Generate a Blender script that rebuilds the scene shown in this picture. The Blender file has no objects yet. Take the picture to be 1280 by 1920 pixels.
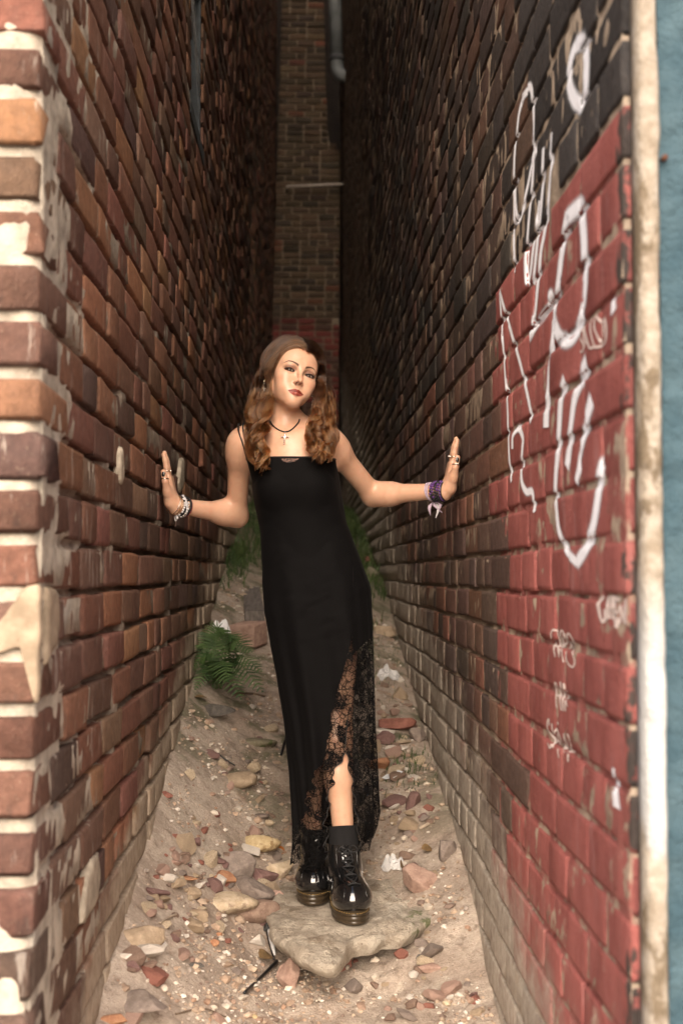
import bpy, bmesh, math, random
import numpy as np
from mathutils import Vector, Matrix, Euler
from mathutils.bvhtree import BVHTree

scene = bpy.context.scene
COL = scene.collection
R = math.radians

# ------------------------------------------------------------------ camera
F = 2400.0                       # focal length in pixels of the 1280 x 1920 picture
ZC = 1.13
cam_d = bpy.data.cameras.new('camera')
cam = bpy.data.objects.new('camera', cam_d)
COL.objects.link(cam)
cam.location = (0, 0, ZC)
cam.rotation_mode = 'XYZ'
cam.rotation_euler = (R(90 + 2.79), 0, R(-1.55))
cam_d.sensor_fit = 'VERTICAL'
cam_d.sensor_height = 36
cam_d.sensor_width = 24
cam_d.lens = F / 1920 * 36
cam_d.clip_start = 0.05
cam_d.clip_end = 400
cam_d.dof.use_dof = True
cam_d.dof.focus_distance = 3.82
cam_d.dof.aperture_fstop = 3.4
scene.camera = cam
scene.render.resolution_x, scene.render.resolution_y = 682, 1024

# ------------------------------------------------------------------ light
SUN_EL, SUN_AZ = 33.0, -5.0      # azimuth: degrees left of straight behind the camera
world = bpy.data.worlds.new('World')
scene.world = world
world.use_nodes = True
wn = world.node_tree
wn.nodes.clear()
wo = wn.nodes.new('ShaderNodeOutputWorld')
wb = wn.nodes.new('ShaderNodeBackground')
sky = wn.nodes.new('ShaderNodeTexSky')
sky.sky_type = 'NISHITA'
sky.sun_disc = False
sky.sun_elevation = R(SUN_EL)
sky.sun_rotation = R(180 - SUN_AZ)
sky.air_density = 1.0
sky.dust_density = 4.0
sky.ozone_density = 0.6
wb.inputs['Strength'].default_value = 0.05
wn.links.new(sky.outputs[0], wb.inputs[0])
wn.links.new(wb.outputs[0], wo.inputs[0])

sun_d = bpy.data.lights.new('sun', 'SUN')
sun_d.energy = 1.5
sun_d.angle = R(64)
sun_d.color = (1.0, 0.86, 0.73)
sun = bpy.data.objects.new('sun', sun_d)
COL.objects.link(sun)
sun.location = (-1, -6, 8)
az, el = R(SUN_AZ), R(SUN_EL)
to_sun = Vector((math.sin(az) * math.cos(el), -math.cos(az) * math.cos(el), math.sin(el)))
sun.rotation_euler = to_sun.to_track_quat('Z', 'Y').to_euler()

vs = scene.view_settings
vs.view_transform = 'Standard'
vs.look = 'None'
vs.gamma = 1
vs.use_curve_mapping = False
vs.exposure = 2.4
scene.cycles.use_denoising = True
scene.cycles.max_bounces = 6
scene.cycles.transparent_max_bounces = 24

# ------------------------------------------------------------------ helpers
CM = cam.rotation_euler.to_matrix()

def P(px, py, Y):
    """The world point at depth Y seen at pixel (px, py) of the 1280 x 1920 picture."""
    d = CM @ Vector(((px - 640) / F, (960 - py) / F, -1))
    return Vector((0, 0, ZC)) + d * (Y / d.y)

def project(p):
    q = CM.transposed() @ (Vector(p) - Vector((0, 0, ZC)))
    return (640 + F * q.x / -q.z, 960 - F * q.y / -q.z)

def hash01(i, j, k, seed):
    h = (i.astype(np.int64) * 374761393 + j.astype(np.int64) * 668265263 + k.astype(np.int64) * 2147483647 + seed * 974634533)
    h = (h ^ (h >> 13)) * 1274126177
    h = (h ^ (h >> 16)) & 0xFFFFFF
    return h / float(0xFFFFFF)

def vnoise(p, scale, seed=0):
    """3D value noise in -1..1, p is (..., 3)."""
    q = np.asarray(p, float) * scale
    f = np.floor(q).astype(np.int64)
    t = q - f
    t = t * t * (3 - 2 * t)
    out = 0
    for a in (0, 1):
        for b in (0, 1):
            for c in (0, 1):
                w = (t[..., 0] if a else 1 - t[..., 0]) * (t[..., 1] if b else 1 - t[..., 1]) * (t[..., 2] if c else 1 - t[..., 2])
                out = out + w * hash01(f[..., 0] + a, f[..., 1] + b, f[..., 2] + c, seed)
    return out * 2 - 1

def fbm(p, scale, seed=0, octaves=4):
    s, a, n = 0, 1.0, 0
    for o in range(octaves):
        s = s + a * vnoise(p, scale * 2 ** o, seed + o * 17)
        n += a
        a *= 0.5
    return s / n

def mesh_np(name, verts, faces, smooth=True, cols=None, attr='tint'):
    """Mesh from numpy verts (n,3) and quads/tris (m,k) or a list of such face arrays."""
    me = bpy.data.meshes.new(name)
    verts = np.asarray(verts, np.float32)
    if isinstance(faces, np.ndarray):
        faces = [faces]
    faces = [np.asarray(f, np.int32) for f in faces if len(f)]
    me.vertices.add(len(verts))
    me.vertices.foreach_set('co', verts.ravel())
    tot = sum(f.size for f in faces)
    me.loops.add(tot)
    me.loops.foreach_set('vertex_index', np.concatenate([f.ravel() for f in faces]))
    sizes = np.concatenate([np.full(len(f), f.shape[1], np.int32) for f in faces])
    starts = np.concatenate([[0], np.cumsum(sizes)[:-1]]).astype(np.int32)
    me.polygons.add(len(sizes))
    me.polygons.foreach_set('loop_start', starts)
    me.polygons.foreach_set('loop_total', sizes)
    me.polygons.foreach_set('use_smooth', np.full(len(sizes), bool(smooth)))
    me.update(calc_edges=True)
    me.validate()
    if cols is not None:
        set_col(me, attr, cols)
    return me

def set_col(me, name, cols):
    a = me.color_attributes.new(name, 'FLOAT_COLOR', 'POINT')
    c = np.ones((len(me.vertices), 4), np.float32)
    cols = np.asarray(cols, np.float32)
    c[:, :cols.shape[1]] = cols
    a.data.foreach_set('color', c.ravel())

def set_float(me, name, v):
    a = me.attributes.new(name, 'FLOAT', 'POINT')
    a.data.foreach_set('value', np.asarray(v, np.float32))

def obj(name, me, mat=None, parent=None, loc=None):
    o = bpy.data.objects.new(name, me)
    COL.objects.link(o)
    if mat is not None and me is not None and len(me.materials) == 0:
        me.materials.append(mat)
    if parent is not None:
        o.parent = parent
        # geometry is given in world coordinates: keep it there
        o.matrix_parent_inverse = Matrix.Translation(-Vector(parent.location))
    if loc is not None:
        o.location = loc
    return o

def tag(o, label=None, cat=None, group=None, kind=None):
    if label: o['label'] = label
    if cat: o['category'] = cat
    if group: o['group'] = group
    if kind: o['kind'] = kind
    return o

def empty(name, loc, label=None, cat=None, group=None):
    o = bpy.data.objects.new(name, None)
    COL.objects.link(o)
    o.empty_display_size = 0.05
    o.location = loc
    return tag(o, label, cat, group)

def centre(o):
    """Move a single-mesh thing's origin to the middle of its base."""
    v = np.empty(len(o.data.vertices) * 3, np.float32)
    o.data.vertices.foreach_get('co', v)
    v = v.reshape(-1, 3)
    c = Vector(((v[:, 0].min() + v[:, 0].max()) / 2, (v[:, 1].min() + v[:, 1].max()) / 2, v[:, 2].min()))
    o.data.transform(Matrix.Translation(-c))
    o.location = c
    return o

def tube(pts, rad, n=8, cap=True, close=False):
    """A tube along points; rad is a number or one per point."""
    pts = np.asarray([tuple(p) for p in pts], float)
    m = len(pts)
    rad = np.broadcast_to(np.asarray(rad, float), (m,))
    if close:
        tan = np.roll(pts, -1, 0) - np.roll(pts, 1, 0)
    else:
        tan = np.gradient(pts, axis=0)
    tan /= np.linalg.norm(tan, axis=1)[:, None] + 1e-12
    up = np.array([0, 0, 1.0]) if abs(tan[0, 2]) < 0.9 else np.array([1.0, 0, 0])
    vs_ = []
    u = np.cross(tan[0], up); u /= np.linalg.norm(u)
    for i in range(m):
        u = u - tan[i] * np.dot(u, tan[i]); u /= np.linalg.norm(u) + 1e-12
        v = np.cross(tan[i], u)
        a = np.linspace(0, 2 * np.pi, n, endpoint=False)
        vs_.append(pts[i] + rad[i] * (np.cos(a)[:, None] * u + np.sin(a)[:, None] * v))
    V = np.concatenate(vs_)
    Fq = []
    for i in range(m if close else m - 1):
        j = (i + 1) % m
        for k in range(n):
            k2 = (k + 1) % n
            Fq.append((i * n + k, i * n + k2, j * n + k2, j * n + k))
    Fq = np.array(Fq)
    if cap and not close:
        V = np.concatenate([V, pts[:1], pts[-1:]])
        a, b = len(V) - 2, len(V) - 1
        T = [(a, (k + 1) % n, k) for k in range(n)] + [(b, (m - 1) * n + k, (m - 1) * n + (k + 1) % n) for k in range(n)]
        return V, [Fq, np.array(T)]
    return V, [Fq]

def merge(parts):
    """Join (verts, faces) pairs."""
    V, Q, T, n = [], [], [], 0
    for v, fs in parts:
        if isinstance(fs, np.ndarray): fs = [fs]
        V.append(np.asarray(v, float))
        for f in fs:
            f = np.asarray(f)
            (Q if f.shape[1] == 4 else T).append(f + n)
        n += len(v)
    out = []
    if Q: out.append(np.concatenate(Q))
    if T: out.append(np.concatenate(T))
    return np.concatenate(V), out

def box(lo, hi):
    x0, y0, z0 = lo; x1, y1, z1 = hi
    V = np.array([(x0, y0, z0), (x1, y0, z0), (x1, y1, z0), (x0, y1, z0), (x0, y0, z1), (x1, y0, z1), (x1, y1, z1), (x0, y1, z1)], float)
    Fq = np.array([(0, 3, 2, 1), (4, 5, 6, 7), (0, 1, 5, 4), (1, 2, 6, 5), (2, 3, 7, 6), (3, 0, 4, 7)])
    return V, Fq

def spline(pts, n):
    """Catmull-Rom through points, n samples."""
    p = np.asarray([tuple(q) for q in pts], float)
    p = np.concatenate([2 * p[:1] - p[1:2], p, 2 * p[-1:] - p[-2:-1]])
    m = len(p) - 3
    t = np.linspace(0, m, n)
    i = np.minimum(t.astype(int), m - 1)
    f = (t - i)[:, None]
    a, b, c, d = p[i], p[i + 1], p[i + 2], p[i + 3]
    return 0.5 * (2 * b + (c - a) * f + (2 * a - 5 * b + 4 * c - d) * f ** 2 + (3 * b - a - 3 * c + d) * f ** 3)

# ------------------------------------------------------------------ materials
class NT:
    """Small wrapper for node trees."""
    def __init__(self, name):
        self.mat = bpy.data.materials.new(name)
        self.mat.use_nodes = True
        self.t = self.mat.node_tree
        self.t.nodes.clear()
        self.out = self.t.nodes.new('ShaderNodeOutputMaterial')
    def n(self, typ, **kw):
        nd = self.t.nodes.new(typ)
        for k, v in kw.items(): setattr(nd, k, v)
        return nd
    def put(self, sock, v):
        if isinstance(v, bpy.types.NodeSocket): self.t.links.new(v, sock)
        elif v is not None:
            if isinstance(v, (tuple, list)) and len(v) == 3 and sock.type == 'RGBA': v = (*v, 1)
            sock.default_value = v
    def math(self, op, a, b=None, c=None, clamp=False):
        nd = self.n('ShaderNodeMath', operation=op, use_clamp=clamp)
        for s, v in zip(nd.inputs, (a, b, c)): self.put(s, v)
        return nd.outputs[0]
    def noise(self, vec, scale, detail=4, rough=0.55, dist=0.0):
        nd = self.n('ShaderNodeTexNoise')
        self.put(nd.inputs['Vector'], vec)
        nd.inputs['Scale'].default_value = scale
        nd.inputs['Detail'].default_value = detail
        nd.inputs['Roughness'].default_value = rough
        nd.inputs['Distortion'].default_value = dist
        return nd.outputs['Fac']
    def ramp(self, fac, lo, hi, a=0.0, b=1.0, smooth=True):
        nd = self.n('ShaderNodeMapRange', interpolation_type='SMOOTHSTEP' if smooth else 'LINEAR')
        self.put(nd.inputs[0], fac)
        self.put(nd.inputs[1], lo); self.put(nd.inputs[2], hi)
        nd.inputs[3].default_value = a; nd.inputs[4].default_value = b
        return nd.outputs[0]
    def mix(self, fac, a, b, blend='MIX'):
        nd = self.n('ShaderNodeMix', data_type='RGBA', blend_type=blend)
        self.put(nd.inputs[0], fac); self.put(nd.inputs[6], a); self.put(nd.inputs[7], b)
        return nd.outputs[2]
    def pos(self):
        return self.n('ShaderNodeNewGeometry').outputs['Position']
    def scaled(self, vec, s):
        nd = self.n('ShaderNodeVectorMath', operation='MULTIPLY')
        self.put(nd.inputs[0], vec); nd.inputs[1].default_value = s
        return nd.outputs[0]
    def sep(self, vec):
        nd = self.n('ShaderNodeSeparateXYZ'); self.put(nd.inputs[0], vec)
        return nd.outputs
    def attr(self, name, out='Color'):
        nd = self.n('ShaderNodeAttribute', attribute_name=name)
        return nd.outputs[out]
    def bump(self, h, strength=0.5, dist=0.005):
        nd = self.n('ShaderNodeBump')
        nd.inputs['Strength'].default_value = strength
        nd.inputs['Distance'].default_value = dist
        self.put(nd.inputs['Height'], h)
        return nd.outputs[0]
    def principled(self, color, rough=0.8, normal=None, metallic=0.0, spec=0.4, **kw):
        b = self.n('ShaderNodeBsdfPrincipled')
        self.put(b.inputs['Base Color'], color)
        self.put(b.inputs['Roughness'], rough)
        self.put(b.inputs['Metallic'], metallic)
        self.put(b.inputs['Specular IOR Level'], spec)
        if normal is not None: self.put(b.inputs['Normal'], normal)
        for k, v in kw.items(): self.put(b.inputs[k], v)
        self.t.links.new(b.outputs[0], self.out.inputs[0])
        return b

def simple(name, color, rough=0.6, metallic=0.0, spec=0.4, var=0.15, scale=60, bump=0.0):
    m = NT(name)
    p = m.n('ShaderNodeTexCoord').outputs['Object']
    f = m.noise(p, scale)
    c = m.mix(m.ramp(f, 0.3, 0.7), tuple(x * (1 - var) for x in color), tuple(min(1, x * (1 + var)) for x in color))
    nm = m.bump(f, bump, 0.002) if bump else None
    m.principled(c, rough, nm, metallic, spec)
    return m.mat
# ------------------------------------------------------------------ the alley: dimensions
XL, XR = -0.443, 0.467
YL, YR, YE = 2.12, 1.83, 18.2
PITCH = 0.093
TOP = 10.6
CORE_TOP = 15.5  # wall cores rise unseen above the bricks to cut skylight

GL = np.array([(0.5, 0.0), (2.2, 0.08), (2.76, .18), (3.07, .28), (3.59, .36), (3.99, .48), (4.82, .67), (6.5, 1.07), (8.5, 1.45), (11, 1.8), (18.5, 2.2)])
GR = np.array([(0.5, 0.0), (2.6, 0.0), (3.27, .03), (3.5, .14), (3.72, .21), (4.0, .30), (5.1, .49), (5.8, .65), (7.3, .97), (9.0, 1.24), (12, 1.65), (18.5, 2.1)])
GC = np.array([(0.5, -0.02), (2.6, -.02), (3.2, .0), (3.6, .04), (3.95, .12), (4.4, .30), (5, .52), (5.8, .74), (7, 1.02), (8.5, 1.34), (12, 1.75), (18.5, 2.15)])

def ground_z(x, y, rough=True):
    x = np.asarray(x, float); y = np.asarray(y, float)
    def prof(g):
        return (np.interp(y - .15, g[:, 0], g[:, 1]) + np.interp(y, g[:, 0], g[:, 1]) + np.interp(y + .15, g[:, 0], g[:, 1])) / 3
    l, r, c = prof(GL), prof(GR), prof(GC)
    t = np.clip((x - XL) / (XR - XL), 0, 1)
    wl = np.clip(1 - t / .42, 0, 1) ** 1.35
    wr = np.clip(1 - (1 - t) / .36, 0, 1) ** 1.35
    z = c + (l - c) * wl + (r - c) * wr
    if rough:
        p = np.stack([x, y, np.zeros_like(x)], -1)
        amp = np.clip(1.3 - np.abs(t - .5) * 1.2, .4, 1)
        z = z + amp * (.022 * fbm(p, 5.0, 3, 3) + .013 * fbm(p, 16.0, 9, 3) + .0075 * fbm(p, 48.0, 5, 2))
    return z

def G(px, py):
    """Where the sight line through a pixel meets the ground."""
    Ys = np.arange(2.3, 17, 0.01)
    d = CM @ Vector(((px - 640) / F, (960 - py) / F, -1))
    x, z = d.x / d.y * Ys, ZC + d.z / d.y * Ys
    g = ground_z(x, Ys)
    below = z <= g
    if not below.any(): return P(px, py, 10)
    i = int(np.argmax(below))
    return Vector((x[i], Ys[i], g[i]))

def bulge(y, z, side):
    p = np.stack([np.zeros_like(y) + side * 3.0, y, z], -1)
    k = np.clip((y - 1.9) / .5, .12, 1) if side > 0 else 1.0
    return (.011 * vnoise(p, 0.8, 41) + .005 * vnoise(p, 2.3, 43)) * k

def wave(y, course, side):
    p = np.stack([np.zeros_like(y) + side * 5.0, y, np.zeros_like(y) + course * .11], -1)
    return .006 * vnoise(p, .55, 51) + .0025 * vnoise(p, 2.1, 53)

# ------------------------------------------------------------------ brick shapes
def brick_variant(seed, nx, ny, rough=1.0, edge=1.0):
    """Unit brick, front at w = 0.5; front face nx x ny with worn uneven edges, sides going back."""
    rng = np.random.default_rng(seed)
    us = np.linspace(-.5, .5, nx + 1); vs_ = np.linspace(-.5, .5, ny + 1)
    us[1], us[-2] = -.45, .45
    if ny > 2: vs_[1], vs_[-2] = -.40, .40
    V = []
    for j, v in enumerate(vs_):
        for i, u in enumerate(us):
            eu, ev = i in (0, nx), j in (0, ny)
            w = .5 - (edge * (.015 + .045 * rng.random() ** 2) if (eu or ev) else 0) - (.03 * edge if (eu and ev) else 0) + rng.normal(0, .011) * rough
            du = rng.normal(0, .006) * rough; dv = rng.normal(0, .022) * rough
            V.append((u * (.985 if eu else 1) + du, v + dv * (1 if ev else .4), w))
    Q = []
    W = nx + 1
    for j in range(ny):
        for i in range(nx):
            a = j * W + i
            Q.append((a, a + 1, a + W + 1, a + W))
    ring = [i for i in range(nx + 1)] + [j * W + nx for j in range(1, ny + 1)] + [ny * W + i for i in range(nx - 1, -1, -1)] + [j * W for j in range(ny - 1, 0, -1)]
    b = len(V)
    for r_ in ring:
        V.append((V[r_][0], V[r_][1], -.5))
    n = len(ring)
    for k in range(n):
        k2 = (k + 1) % n
        Q.append((ring[k2], ring[k], b + k, b + k2))
    return np.array(V), np.array(Q)

VAR_S = [brick_variant(100 + i, 4, 3, 1.0, .65) for i in range(14)]
VAR_R = [brick_variant(200 + i, 4, 3, .45, .5) for i in range(14)]
VAR_F = [brick_variant(300 + i, 2, 1, .5) for i in range(6)]

# ------------------------------------------------------------------ wall materials
def c0r(m, c): return m.sep(c)[0]

def wall_material(name, src, side, mortar=False):
    m = NT(name)
    pos = m.pos()
    x, y, z = m.sep(pos)
    if mortar:
        n1 = m.noise(pos, 22, 5, .6)
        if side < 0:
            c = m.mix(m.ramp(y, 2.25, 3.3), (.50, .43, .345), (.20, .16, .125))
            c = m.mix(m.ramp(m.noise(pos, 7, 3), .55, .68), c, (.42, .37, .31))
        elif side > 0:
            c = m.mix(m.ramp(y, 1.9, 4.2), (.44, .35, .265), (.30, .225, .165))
        else:
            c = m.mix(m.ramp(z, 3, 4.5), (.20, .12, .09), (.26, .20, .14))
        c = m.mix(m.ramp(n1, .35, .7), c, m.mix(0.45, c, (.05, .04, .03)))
    else:
        if src == 'object':
            c = m.n('ShaderNodeObjectInfo').outputs['Color']
        else:
            c = m.attr('tint')
        c0 = c
        g = m.noise(pos, 45, 5, .65)
        c = m.mix(m.ramp(g, .3, .72), m.mix(.35, c, (0, 0, 0)), c)
        c = m.mix(m.ramp(m.noise(pos, 190, 4, .7), .38, .28, 0, .65), c, (.02, .014, .012))
        c = m.mix(m.ramp(m.noise(pos, 120, 4, .7), .60, .72, 0, .45 if side < 0 else .2), c, (.34, .25, .18))
        blot = m.noise(m.scaled(pos, (1, 1, .45)), 26, 4, .6)
        if side > 0: c = m.mix(m.ramp(m.math('SUBTRACT', m.sep(c0)[0], m.math('MULTIPLY', m.sep(c0)[1], 2.6)), .015, .03), c, m.mix(.3, (.05, .04, .036), (.07, .05, .042)))
        c = m.mix(m.ramp(blot, .58, .75, 0, .55), c, (.045, .032, .028))
        c = m.mix(m.ramp(m.noise(m.scaled(pos, (1, 1.0, .5)), 17, 5, .7), .62, .74, 0, .42 if side < 0 else .14), c, (.33, .25, .20))
    # paint on the right wall
    rough = m.ramp(m.noise(pos, 30, 3), .3, .7, .62, .9)
    if side > 0:
        e = m.math('SUBTRACT', m.noise(pos, 9, 5, .65), .5)
        e2 = m.math('SUBTRACT', m.noise(m.scaled(pos, (1, 1, .35)), 30, 4, .6), .5)
        yy = m.math('ADD', y, m.math('MULTIPLY', e, .42))
        zz = m.math('ADD', z, m.math('MULTIPLY', e, .22))
        inside = m.math('MULTIPLY', m.ramp(yy, 3.24, 3.16), m.math('MULTIPLY', m.ramp(zz, .25, .36), m.ramp(z, m.math('ADD', m.math('MULTIPLY', e, .05), 1.815), m.math('ADD', m.math('MULTIPLY', e, .05), 1.805))))
        # the paint has worn off by the corner and in flakes
        worn = m.ramp(m.math('ADD', m.math('MULTIPLY', m.ramp(y, 1.86, 1.95, 1, 0), .24), m.noise(m.scaled(pos, (1, 1.6, .8)), 14, 4, .6)), .74, .79)
        flake = m.ramp(m.noise(pos, 38, 4, .7), .74, .77)
        worn = m.math('MAXIMUM', worn, flake)
        red = m.mix(m.ramp(m.noise(m.scaled(pos, (1, 1, .4)), 12, 5, .65), .3, .72), (.22, .062, .054), (.33, .105, .092))
        red = m.mix(m.ramp(m.noise(m.scaled(pos, (1, 1.3, .3)), 20, 4, .6), .57, .75, 0, .55), red, (.33, .165, .155))
        if mortar:
            inside = m.math('MULTIPLY', inside, m.ramp(m.noise(pos, 16, 4, .6), .46, .58, .95, .05))
        else:
            inside = m.ramp(m.math('SUBTRACT', m.sep(c0)[0], m.math('MULTIPLY', m.sep(c0)[1], 2.6)), .015, .03)
        c = m.mix(m.math('MULTIPLY', inside, m.math('SUBTRACT', 1.0, worn)), c, red)
        # grey cement wash over the foot of the wall
        h = m.math('SUBTRACT', z, m.math('MULTIPLY_ADD', y, .245, -.80))
        wash = m.ramp(m.math('ADD', h, m.math('MULTIPLY', e, .6)), .66, .30)
        wash = m.math('MULTIPLY', wash, m.ramp(m.noise(pos, 24, 4), .25, .5, .5, .9))
        c = m.mix(wash, c, m.mix(m.ramp(m.noise(pos, 40, 4), .3, .7), (.34, .295, .245), (.46, .405, .34)))
    elif side < 0:
        e = m.math('SUBTRACT', m.noise(pos, 8, 5, .65), .5)
        h = m.math('SUBTRACT', z, m.math('MULTIPLY_ADD', y, .262, -.50))
        wash = m.ramp(m.math('ADD', h, m.math('MULTIPLY', e, .35)), .20, .05)
        c = m.mix(wash, c, m.mix(m.ramp(m.noise(pos, 40, 4), .3, .7), (.30, .235, .175), (.42, .34, .26)))
        # lime that ran down the bricks by the mouth of the alley
        st = m.math('MULTIPLY', m.ramp(m.noise(m.scaled(pos, (1, 1, .16)), 34, 4, .6), .60, .68, 0, .55), m.ramp(y, 3.6, 2.3))
        c = m.mix(st, c, (.46, .40, .34))
    hgt = m.math('ADD', m.noise(pos, 60, 6, .7), m.math('MULTIPLY', m.noise(pos, 220, 4, .65), .7))
    nm = m.bump(hgt, .75 if not mortar else .9, .006)
    m.principled(c, rough, nm, 0, .28)
    return m.mat

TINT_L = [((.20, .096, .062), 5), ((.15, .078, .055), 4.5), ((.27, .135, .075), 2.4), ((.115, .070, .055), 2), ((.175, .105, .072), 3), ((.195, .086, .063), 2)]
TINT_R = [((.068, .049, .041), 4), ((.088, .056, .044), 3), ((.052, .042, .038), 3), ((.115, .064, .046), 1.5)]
TINT_P = [((.085, .055, .032), 4), ((.11, .07, .04), 3), ((.06, .04, .026), 2.5), ((.15, .06, .035), .8)]

def pick(rng, table):
    w = np.array([t[1] for t in table], float)
    c = np.array(table[rng.choice(len(table), p=w / w.sum())][0])
    return np.clip(c * rng.uniform(.78, 1.25) * rng.uniform(.94, 1.06, 3), 0, 1)

AX = {-1: np.array([(0, 1, 0), (0, 0, 1), (1, 0, 0)], float), 1: np.array([(0, -1, 0), (0, 0, 1), (-1, 0, 0)], float), 0: np.array([(1, 0, 0), (0, 0, 1), (0, -1, 0)], float)}

def small_rot(rng, s):
    return Euler((rng.normal(0, s), rng.normal(0, s), rng.normal(0, s * 1.4))).to_matrix()

def screen_area(c, ax, L, H):
    xs, ys = [], []
    for a, b in ((-1, -1), (1, -1), (1, 1), (-1, 1)):
        q = c + ax[0] * a * L / 2 + ax[1] * b * H / 2
        u, v = project(q)
        xs.append(u); ys.append(v)
    w = min(max(xs), 1280) - max(min(xs), 0)
    h = min(max(ys), 1920) - max(min(ys), 0)
    return w * h if w > 0 and h > 0 else 0

SHARED = {}
def shared_brick(kind, idx, mat, key):
    k = (key, kind, idx)
    if k not in SHARED:
        v, q = (VAR_R if key == 1 else VAR_S)[idx]
        me = mesh_np('brick', v, q, True)
        me.materials.append(mat)
        SHARED[k] = me
    return SHARED[k]

WINDOW = (4.78, 5.40, 2.92, 3.62)      # y0, y1, z0, z1 of the opening in the left wall

RB_V, RB_F = [], []                     # right wall bricks near the mouth, for laying paint on

def lay_bricks(root, side, specs, mat_obj, mat_attr, nmax=300):
    """specs: (centre, L, H, D, axes(3x3 rotation), tint). The largest in the picture are parts, the rest one mass."""
    area = np.array([screen_area(s[0] + s[4][2] * s[3] / 2, s[4], s[1], s[2]) * s[6] for s in specs])
    order = np.argsort(-area)
    parts = set(order[:nmax][area[order[:nmax]] > 60].tolist())
    rng = np.random.default_rng(side + 7)
    MV, MF, MC, n = [], [], [], 0
    for i, (c, L, H, D, ax, tint, wgt) in enumerate(specs):
        idx = int(rng.integers(len(VAR_S)))
        near = area[i] > 120 or i in parts
        if i in parts:
            o = bpy.data.objects.new('brick', shared_brick('s', idx, mat_obj, side))
            COL.objects.link(o)
            M = Matrix(ax.T.tolist()).to_4x4() @ Matrix.Diagonal((L, H, D, 1))
            M.translation = Vector(c) - root.location
            o.parent = root
            o.matrix_local = M
            o.color = (*tint, 1)
        v, q = (VAR_R if side == 1 else VAR_S)[idx] if near else VAR_F[idx % len(VAR_F)]
        W = c + (v * (L, H, D)) @ ax
        if side == 1 and W[:, 1].min() < 4.6:
            RB_F.append(q + sum(len(a) for a in RB_V)); RB_V.append(W)
        if i not in parts:
            MV.append(W); MF.append(q + n); n += len(v)
            MC.append(np.tile(tint, (len(v), 1)))
    me = mesh_np('bricks', np.concatenate(MV), np.concatenate(MF), True, np.concatenate(MC))
    o = obj('bricks', me, mat_attr, root)
    o['kind'] = 'stuff'

def corner_y(z, side):
    if side < 0: return YL - .13 * np.clip((.62 - z) / .5, 0, 1)
    return YR + .030 + 0.0 * z

def wall_specs(side):
    rng = np.random.default_rng(11 + side)
    X = XL if side < 0 else XR
    sgn = -side                        # towards the alley
    out = []
    n = int((TOP + .3) / PITCH)
    for k in range(n):
        z = -.3 + (k + .5) * PITCH
        y = float(corner_y(z, side)) + rng.uniform(-.011, -.002) * (side < 0)
        first = True
        head = k % 2 == 0
        while y < YE:
            if side < 0: stretch = rng.random() < (.62 if k % 3 else .8)
            else: stretch = rng.random() < (.30 if k % 2 else .72)
            if first: stretch = head
            L = (.278 if stretch else .158) * rng.uniform(.95, 1.05)
            if first and not stretch: L = .15
            j = rng.uniform(.007, .012)
            yc = y + L / 2
            H = PITCH - ((rng.uniform(.015, .027) if first else rng.uniform(.011, .020)) if side < 0 else rng.uniform(.010, .015))
            zc = z + float(wave(np.array(yc), k, side)) + rng.normal(0, .0012)
            skip = side < 0 and WINDOW[0] - .02 < yc < WINDOW[1] + .02 and WINDOW[2] < zc < WINDOW[3]
            D = .09
            proud = rng.normal(0, .0022 if side < 0 else .0012) + (side < 0) * (rng.random() < .06) * rng.uniform(-.008, .006)
            xf = X + sgn * (float(bulge(np.array(yc), np.array(zc), side)) + proud)
            if first and side < 0: D = .26 if stretch is False else .13
            c = np.array([xf - sgn * D / 2, yc, zc])
            ax = AX[side] @ np.array(small_rot(rng, .009 if side < 0 else .005)).T
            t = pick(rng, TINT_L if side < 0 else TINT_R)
            if side > 0:
                red = yc < 3.17 + rng.normal(0, .09) and zc < 1.80 and zc > .28 + .05 * rng.normal()
                if yc > 2.85 and rng.random() < .16: red = False
                if red: t = np.array((.245, .066, .058)) * rng.uniform(.80, 1.22)
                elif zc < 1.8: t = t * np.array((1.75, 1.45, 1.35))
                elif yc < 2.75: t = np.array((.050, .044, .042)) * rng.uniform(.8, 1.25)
            La = L
            if side < 0 and WINDOW[2] - PITCH * .4 < zc < WINDOW[3] + PITCH * .4:
                # bricks stop at the window opening
                a_, b_ = yc - L / 2, yc + L / 2
                if a_ < WINDOW[0] < b_: b_ = WINDOW[0] - .002
                elif a_ < WINDOW[1] < b_: a_ = WINDOW[1] + .002
                elif a_ >= WINDOW[0] and b_ <= WINDOW[1]: b_ = a_
                La = b_ - a_; c = np.array([c[0], (a_ + b_) / 2, c[2]])
            if La > .03:
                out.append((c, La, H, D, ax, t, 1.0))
            y += L + j
            first = False
    return out

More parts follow.
